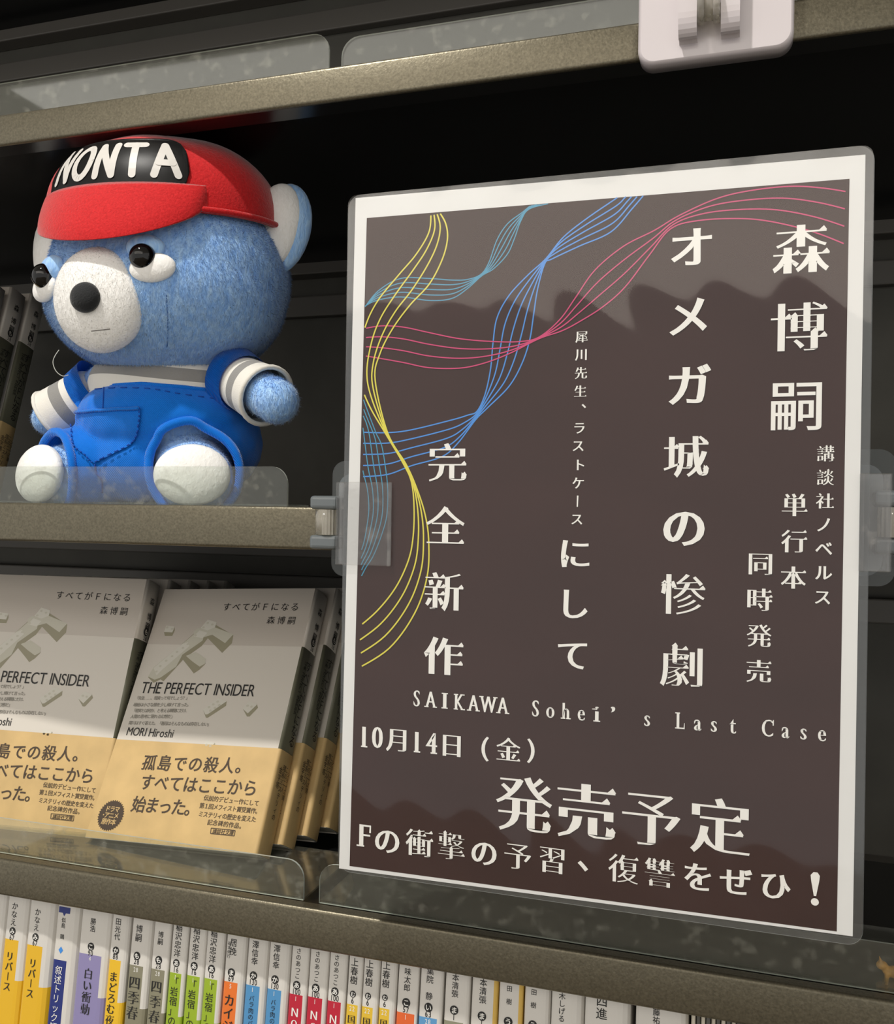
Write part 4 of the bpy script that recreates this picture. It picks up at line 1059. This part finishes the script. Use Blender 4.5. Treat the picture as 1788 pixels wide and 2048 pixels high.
for j in range(nv):
    bm.faces.new((Gt[j][0], Gt[j + 1][0], Gb[j + 1][0], Gb[j][0])); bm.faces.new((Gt[j][nu], Gt[j + 1][nu], Gb[j + 1][nu], Gb[j][nu]))
bmesh.ops.recalc_face_normals(bm, faces=bm.faces)
bm_obj('cap_brim', bm, m_red, bear)
# label and letters follow the cap's surface
LA0, LA1, LE0, LE1 = -36.0, 43.0, 6.0, 50.0
def lab(u, v, off):                     # u, v in 0..1 across the label
    return capp(LA0 + (LA1 - LA0) * u, LE0 + (LE1 - LE0) * v, off)
bm = bmesh.new(); n1, n2 = 40, 14; asp = 2.3
def rr_half(u):                         # rounded corners: how far in v the label runs at u
    d = min(u, 1 - u) * asp; r = 0.30
    return 0.0 if d >= r else r - math.sqrt(max(0, r * r - (r - d) ** 2))
G_ = [[bm.verts.new(lab(i / n1, rr_half(i / n1) + (1 - 2 * rr_half(i / n1)) * j / n2, 0.0007)) for i in range(n1 + 1)] for j in range(n2 + 1)]
for j in range(n2):
    for i in range(n1): bm.faces.new((G_[j][i], G_[j][i + 1], G_[j + 1][i + 1], G_[j + 1][i])).smooth = True
bmesh.ops.solidify(bm, geom=bm.faces[:], thickness=0.0005)
labo = bm_obj('cap_label', bm, m_lab, bear)
strokes = {'N': [[(0, 0), (0, 1)], [(0, 1), (1, 0)], [(1, 0), (1, 1)]], 'O': [[(0.5 + 0.55 * math.cos(a), 0.5 + 0.5 * math.sin(a)) for a in [i * math.pi / 10 for i in range(21)]]],
           'T': [[(0, 1), (1, 1)], [(0.5, 1), (0.5, 0)]], 'A': [[(0, 0), (0.5, 1)], [(0.5, 1), (1, 0)], [(0.2, 0.36), (0.8, 0.36)]]}
x = 0.10
for ch, wd in (('N', 0.105), ('O', 0.115), ('N', 0.105), ('T', 0.125), ('A', 0.135)):
    bm = bmesh.new()
    for si, st in enumerate(strokes[ch]):
        pts = []
        for (a, b), (c, d) in zip(st, st[1:]):
            for k in range(7): pts.append((a + (c - a) * k / 6, b + (d - b) * k / 6))
        # a flat rounded ribbon laid on the label
        hw = 0.0018
        lift = 0.00095 + 0.00004 * si
        P3 = [lab(x + wd * a, 0.22 + 0.56 * b, lift) for a, b in pts]
        nn = [(lab(x + wd * a, 0.22 + 0.56 * b, lift + 0.002) - q).normalized() for (a, b), q in zip(pts, P3)]
        Lf, Rt = [], []
        t_first = t_last = None
        for i, q in enumerate(P3):
            i0, i1 = max(i - 1, 0), min(i + 1, len(P3) - 1)
            if (P3[i1] - P3[i0]).length < 1e-7: continue
            t = (P3[i1] - P3[i0]).normalized(); s_ = t.cross(nn[i]).normalized() * hw
            Lf.append(bm.verts.new(q + s_)); Rt.append(bm.verts.new(q - s_))
        for i in range(len(Lf) - 1):
            try: bm.faces.new((Lf[i], Lf[i + 1], Rt[i + 1], Rt[i]))
            except ValueError: pass
        if ch != 'O':
            for q, m_ in ((P3[0], nn[0]), (P3[-1], nn[-1])):
                s_ = m_.orthogonal().normalized(); w_ = m_.cross(s_)
                bm.faces.new([bm.verts.new(q + m_ * 0.00006 + (s_ * math.cos(k * math.pi / 7) + w_ * math.sin(k * math.pi / 7)) * hw) for k in range(14)])
    bm_obj('cap_letter', bm, m_labt, labo)
    x += wd + 0.062

# body, arms and legs in blue plush (one continuous body)
SH = lambda px, py, Y: W(px, py, Y)
fr, fl = Vector((-0.2690, 0.4150, CZ + 0.0155)), Vector((-0.3480, 0.4150, CZ + 0.0155))
pawR, pawL = W(554, 803, 0.412), W(98, 838, 0.428)
shR, shL = Vector((-0.2620, 0.4310, CZ + 0.0715)), Vector((-0.3400, 0.4330, CZ + 0.0700))
body = blob('body', [((-0.303, 0.440, CZ + 0.042), (0.040, 0.034, 0.040))]
            + caps(shR, pawR, 0.011, 0.0115, 6) + caps(shL, pawL, 0.011, 0.0095, 6)
            + caps((-0.285, 0.428, CZ + 0.026), fr, 0.019, 0.0190, 5) + caps((-0.321, 0.428, CZ + 0.022), fl, 0.019, 0.0190, 5), m_blue, voxel=0.0018, smooth=5)
for c, sg in ((fr, 1), (fl, -1)):
    nrm = (Vector((0.40, -0.90, 0.10)) if sg > 0 else Vector((-0.30, -0.95, 0.10))).normalized()
    q = nrm.to_track_quat('Y', 'Z').to_euler()
    blob('foot_pad', [(c + nrm * (0.0150 if sg > 0 else 0.0180), (0.0192, 0.0075, 0.0158), [math.degrees(v) for v in q])], m_wht, voxel=0.0010, smooth=4, parent=body)
# striped shirt
zc = lambda co: max(0, min(1, (co.z - CZ - 0.030) / 0.060 + 0.05 * math.sin((co.x + 0.303) * 40)))
m_st = stripe_mat('striped_knit', [(0.0, True), (0.64, False), (0.75, True), (0.86, False), (0.94, True)])
shirt = blob('shirt', [((-0.303, 0.440, CZ + 0.052), (0.0485, 0.0370, 0.036)), ((-0.303, 0.438, CZ + 0.068), (0.046, 0.0350, 0.024))], m_st, voxel=0.0018, smooth=6, stripe=zc, cut=[((0, 0, CZ + 0.050), (0, 0, -1))])
for sh, pw, nm in ((shR, pawR, 1), (shL, pawL, -1)):
    a, b = sh.lerp(pw, 0.38), sh.lerp(pw, 0.80 if nm > 0 else 0.92); d = (b - a).normalized(); Ln = (b - a).length
    m_sl = stripe_mat('striped_sleeve', [(0.0, True), (0.24, False), (0.56, True)]) if 'striped_sleeve' not in MATS else MATS['striped_sleeve']
    sl = blob('sleeve', caps(a, b + d * 0.006, 0.0142, 0.0160, 7), m_sl, voxel=0.0012, smooth=5, stripe=lambda co, a=a, d=d, Ln=Ln: max(0, min(1, (co - a).dot(d) / Ln)), cut=[(b, d)], parent=shirt)
    bm = bmesh.new(); s_ = d.orthogonal().normalized(); w_ = d.cross(s_)
    add_tube(bm, [b + (s_ * math.cos(k * math.pi / 14) + w_ * math.sin(k * math.pi / 14)) * 0.0150 for k in range(28)], 0.0013, 8, closed=True)
    bm_obj('cuff', bm, mat('knit_cuff', (226, 222, 212), rough=0.85, bump=(1500, 0.4, 0.0004)), shirt)
    # shoulder strap of the overalls runs round the arm hole
    c = sh.lerp(pw, 0.26)
    bm = bmesh.new()
    for k in range(24):
        pass
    R_ = []
    for k in range(33):
        t = math.radians(360 * k / 32); u = (s_ * math.cos(t) + w_ * math.sin(t)) * 0.0160
        R_.append([bm.verts.new(c - d * 0.0055 + u * 1.06), bm.verts.new(c + u), bm.verts.new(c + d * 0.0055 + u * 0.95)])
    for A_, B_ in zip(R_, R_[1:]):
        for k in range(2): bm.faces.new((A_[k], A_[k + 1], B_[k + 1], B_[k])).smooth = True
    bmesh.ops.solidify(bm, geom=bm.faces[:], thickness=0.0008)
    bm_obj('overall_strap', bm, m_ov, bear)
# overalls
legaxR, legaxL = Vector((0.38, -0.92, -0.02)).normalized(), Vector((-0.48, -0.87, -0.08)).normalized()
pants = blob('overalls', [((-0.303, 0.441, CZ + 0.036), (0.0535, 0.0400, 0.0350)), ((-0.303, 0.436, CZ + 0.048), (0.0505, 0.0400, 0.0270)), ((-0.306, 0.420, CZ + 0.026), (0.030, 0.020, 0.024))]
             + caps((-0.283, 0.428, CZ + 0.026), fr - legaxR * 0.002 + Vector((0, 0, 0.003)), 0.0250, 0.0238, 5) + caps((-0.323, 0.428, CZ + 0.026), fl + legaxL * 0.006 + Vector((0, 0, 0.003)), 0.0250, 0.0225, 5),
             m_ov, voxel=0.0015, smooth=4)
# open the trouser legs and the waist
bm = bmesh.new(); bm.from_mesh(pants.data)
kill = []
wz = lambda co: CZ + 0.0650 - 0.06 * max(0, co.x + 0.303) - 0.08 * max(0, -(co.x + 0.325))
for v in bm.verts:
    co = v.co
    if (co - fr).dot(legaxR) > 0.0050 and (co - fr).length < 0.029 and co.x > -0.298 and co.z < CZ + 0.046: kill.append(v)
    elif (co - fl).dot(legaxL) > 0.0090 and (co - fl).length < 0.031 and co.x < -0.308 and co.z < CZ + 0.046: kill.append(v)
    elif co.z > wz(co): kill.append(v)
bmesh.ops.delete(bm, geom=kill, context='VERTS')
bmesh.ops.delete(bm, geom=[v for v in bm.verts if not v.link_faces], context='VERTS')
for _ in range(6): bmesh.ops.smooth_vert(bm, verts=[v for v in bm.verts if v.is_boundary], factor=0.5, use_axis_x=True, use_axis_y=True, use_axis_z=True)
loops = []
seen = set()
for e in bm.edges:
    if len(e.link_faces) == 1 and e not in seen:
        lp = [e.verts[0].co.copy()]; v = e.verts[1]; cur = e; seen.add(e)
        while True:
            lp.append(v.co.copy())
            nx_ = [q for q in v.link_edges if len(q.link_faces) == 1 and q not in seen]
            if not nx_: break
            cur = nx_[0]; seen.add(cur); v = cur.other_vert(v)
        if len(lp) > 20: loops.append(lp)
bm.to_mesh(pants.data); bm.free()
for lp in loops:
    bm = bmesh.new(); q = lp[::2]
    for _ in range(4): q = [(q[i - 1] + q[i] * 2 + q[(i + 1) % len(q)]) / 4 for i in range(len(q))]
    leg = sum((v.z for v in q)) / len(q) < CZ + 0.045
    add_tube(bm, q, 0.0024 if leg else 0.0013, 8, closed=True)
    bm_obj('hem', bm, m_ov, pants)
TP = tree_of(pants)
def decal(name, outline, off, m, parent, thick=0.0006, nseg=14):
    """outline in photograph pixels: 4-corner-ish patch filled by rows and laid on the overalls"""
    L_, R_ = outline
    bm = bmesh.new(); rows = []
    l = spline([(*p, 0) for p in L_], 5); r = spline([(*p, 0) for p in R_], 5)
    for a, b in zip(l, r):
        row = []
        for k in range(nseg + 1):
            q = a.lerp(b, k / nseg); h, n = hit(TP, q.x, q.y)
            if h is None: row.append(None); continue
            row.append(bm.verts.new(h + n * off))
        rows.append(row)
    for A_, B_ in zip(rows, rows[1:]):
        for k in range(nseg):
            if None in (A_[k], A_[k + 1], B_[k + 1], B_[k]): continue
            bm.faces.new((A_[k], A_[k + 1], B_[k + 1], B_[k])).smooth = True
    bm.normal_update()
    for f in bm.faces:
        if f.normal.dot(EYE - f.calc_center_median()) < 0: f.normal_flip()
    return bm_obj(name, bm, m, parent)
pk = decal('pocket', ([(146, 826), (145, 850), (146, 878), (152, 896), (172, 912), (186, 925)], [(282, 818), (281, 838), (275, 868), (262, 890), (228, 908), (190, 926)]), 0.0009, m_ov, pants)
def seam(name, pts, r, m, parent, off=0.0003, dash=0):
    q = []
    for s_ in spline([(*p, 0) for p in pts], 6):
        h, n = hit(TP, s_.x, s_.y)
        if h is not None: q.append(h + n * off)
    if len(q) < 2: return
    bm = bmesh.new()
    if dash:
        for i in range(0, len(q) - 1, 2): add_tube(bm, [q[i], q[i + 1]], r, 5)
    else: add_tube(bm, q, r, 6)
    o = bm_obj(name, bm, m, parent); 
    if dash: o['kind'] = 'stuff'
seam('pocket_stitching', [(146, 826), (145, 850), (146, 878), (152, 896), (172, 912), (186, 925), (228, 908), (262, 890), (275, 868), (281, 838), (282, 818)], 0.0004, m_ovd, pants, 0.0020, dash=1)
seam('pocket_hem', [(146, 827), (190, 823), (240, 820), (282, 818)], 0.0009, m_ov, pants, 0.0018)
seam('front_seam', [(190, 928), (192, 945), (203, 960), (204, 985)], 0.0005, m_ovd, pants, 0.0002)
seam('front_seam', [(208, 775), (207, 800), (206, 820)], 0.0003, m_ovd, pants, 0.0002)
seam('waist_stitching', [(160, 782), (230, 776), (300, 778), (360, 788), (430, 798), (480, 808)], 0.0003, m_ovd, pants, 0.0003, dash=1)
# head seams
def hseam(pts):
    q = [hit(TH, s_.x, s_.y) for s_ in spline([(*p, 0) for p in pts], 6)]
    q = [h - n * 0.0001 for h, n in q if h is not None]
    bm = bmesh.new(); add_tube(bm, q, 0.00035, 6); bm_obj('plush_seam', bm, mat('blue_seam', (60, 100, 165), rough=0.9), head)
hseam([(333, 590), (335, 625), (336, 660), (334, 695)])
hseam([(96, 640), (110, 670), (130, 695), (150, 715)])
# loose nylon thread
bm = bmesh.new(); add_tube(bm, spline([W(118, 700, 0.395), W(110, 712, 0.393), (W(106, 725, 0.392)), W(112, 742, 0.392), W(125, 752, 0.393), W(137, 750, 0.394)], 6), 0.00022, 5)
bm_obj('loose_thread', bm, mat('nylon_thread', (190, 190, 180), rough=0.3), bear)

# short pile on the plush, as one part of each piece
def fur(o, n, length, width, m, lay=Vector((0, -0.2, -1)), seed=1, keep=None, jit=0.55):
    rng = np.random.default_rng(seed)
    me = o.data; me.calc_loop_triangles()
    nt_ = len(me.loop_triangles); tv = np.empty(nt_ * 3, np.int32); me.loop_triangles.foreach_get('vertices', tv); tv = tv.reshape(-1, 3)
    co = np.empty(len(me.vertices) * 3, np.float32); me.vertices.foreach_get('co', co); co = co.reshape(-1, 3).astype(np.float64)
    vn = np.empty(len(me.vertices) * 3, np.float32); me.vertices.foreach_get('normal', vn); vn = vn.reshape(-1, 3)
    a, b, c = co[tv[:, 0]], co[tv[:, 1]], co[tv[:, 2]]
    fn = np.cross(b - a, c - a); ar = np.linalg.norm(fn, axis=1); 
    cen = (a + b + c) / 3
    nrm = vn[tv[:, 0]]
    view = np.array([0, 0, CZ]) - cen
    w = ar * ((nrm * view).sum(1) > -0.06)
    if keep is not None: w = w * keep(cen)
    w /= w.sum()
    idx = rng.choice(nt_, n, p=w); u = rng.random((n, 2)); s = u.sum(1) > 1; u[s] = 1 - u[s]
    p = a[idx] + (b[idx] - a[idx]) * u[:, :1] + (c[idx] - a[idx]) * u[:, 1:]
    N_ = nrm[idx].astype(np.float64); L0 = np.array(lay); L0 = L0 / np.linalg.norm(L0)
    t = L0 - N_ * (N_ @ L0)[:, None]; t /= np.linalg.norm(t, axis=1)[:, None] + 1e-9
    d = t * 0.75 + N_ * 0.55 + rng.normal(0, jit, (n, 3)) * 0.5
    d /= np.linalg.norm(d, axis=1)[:, None]
    ln = length * (0.6 + 0.8 * rng.random(n))[:, None]
    sd = np.cross(d, N_); sd /= np.linalg.norm(sd, axis=1)[:, None] + 1e-9
    g = np.cross(2 * sd * width, d * ln); fl_ = (g * N_).sum(1) < 0; sd[fl_] *= -1
    V = np.empty((n, 3, 3)); V[:, 0] = p - sd * width - N_ * 0.0002; V[:, 1] = p + sd * width - N_ * 0.0002; V[:, 2] = p + d * ln
    fm = bpy.data.meshes.new('plush_pile')
    fm.vertices.add(n * 3); fm.vertices.foreach_set('co', V.reshape(-1).astype(np.float32))
    fm.loops.add(n * 3); fm.loops.foreach_set('vertex_index', np.arange(n * 3, dtype=np.int32))
    fm.polygons.add(n); fm.polygons.foreach_set('loop_start', np.arange(n, dtype=np.int32) * 3); fm.polygons.foreach_set('loop_total', np.full(n, 3, np.int32))
    fm.update()
    # shade the hairs with the skin's normals so that the pile reads as soft cloth
    nn = N_ + rng.normal(0, 0.22, (n, 3)); nn /= np.linalg.norm(nn, axis=1)[:, None]
    fm.normals_split_custom_set(np.repeat(nn, 3, axis=0).tolist())
    fo = link_mesh('plush_pile', fm, m, o); fo['kind'] = 'stuff'
    return fo
fur(head, 100000, 0.0018, 0.00014, m_blue, seed=3)
fur(muz, 6000, 0.0008, 0.00013, m_wht, seed=4)
fur(body, 45000, 0.0016, 0.00015, m_blue, seed=5)
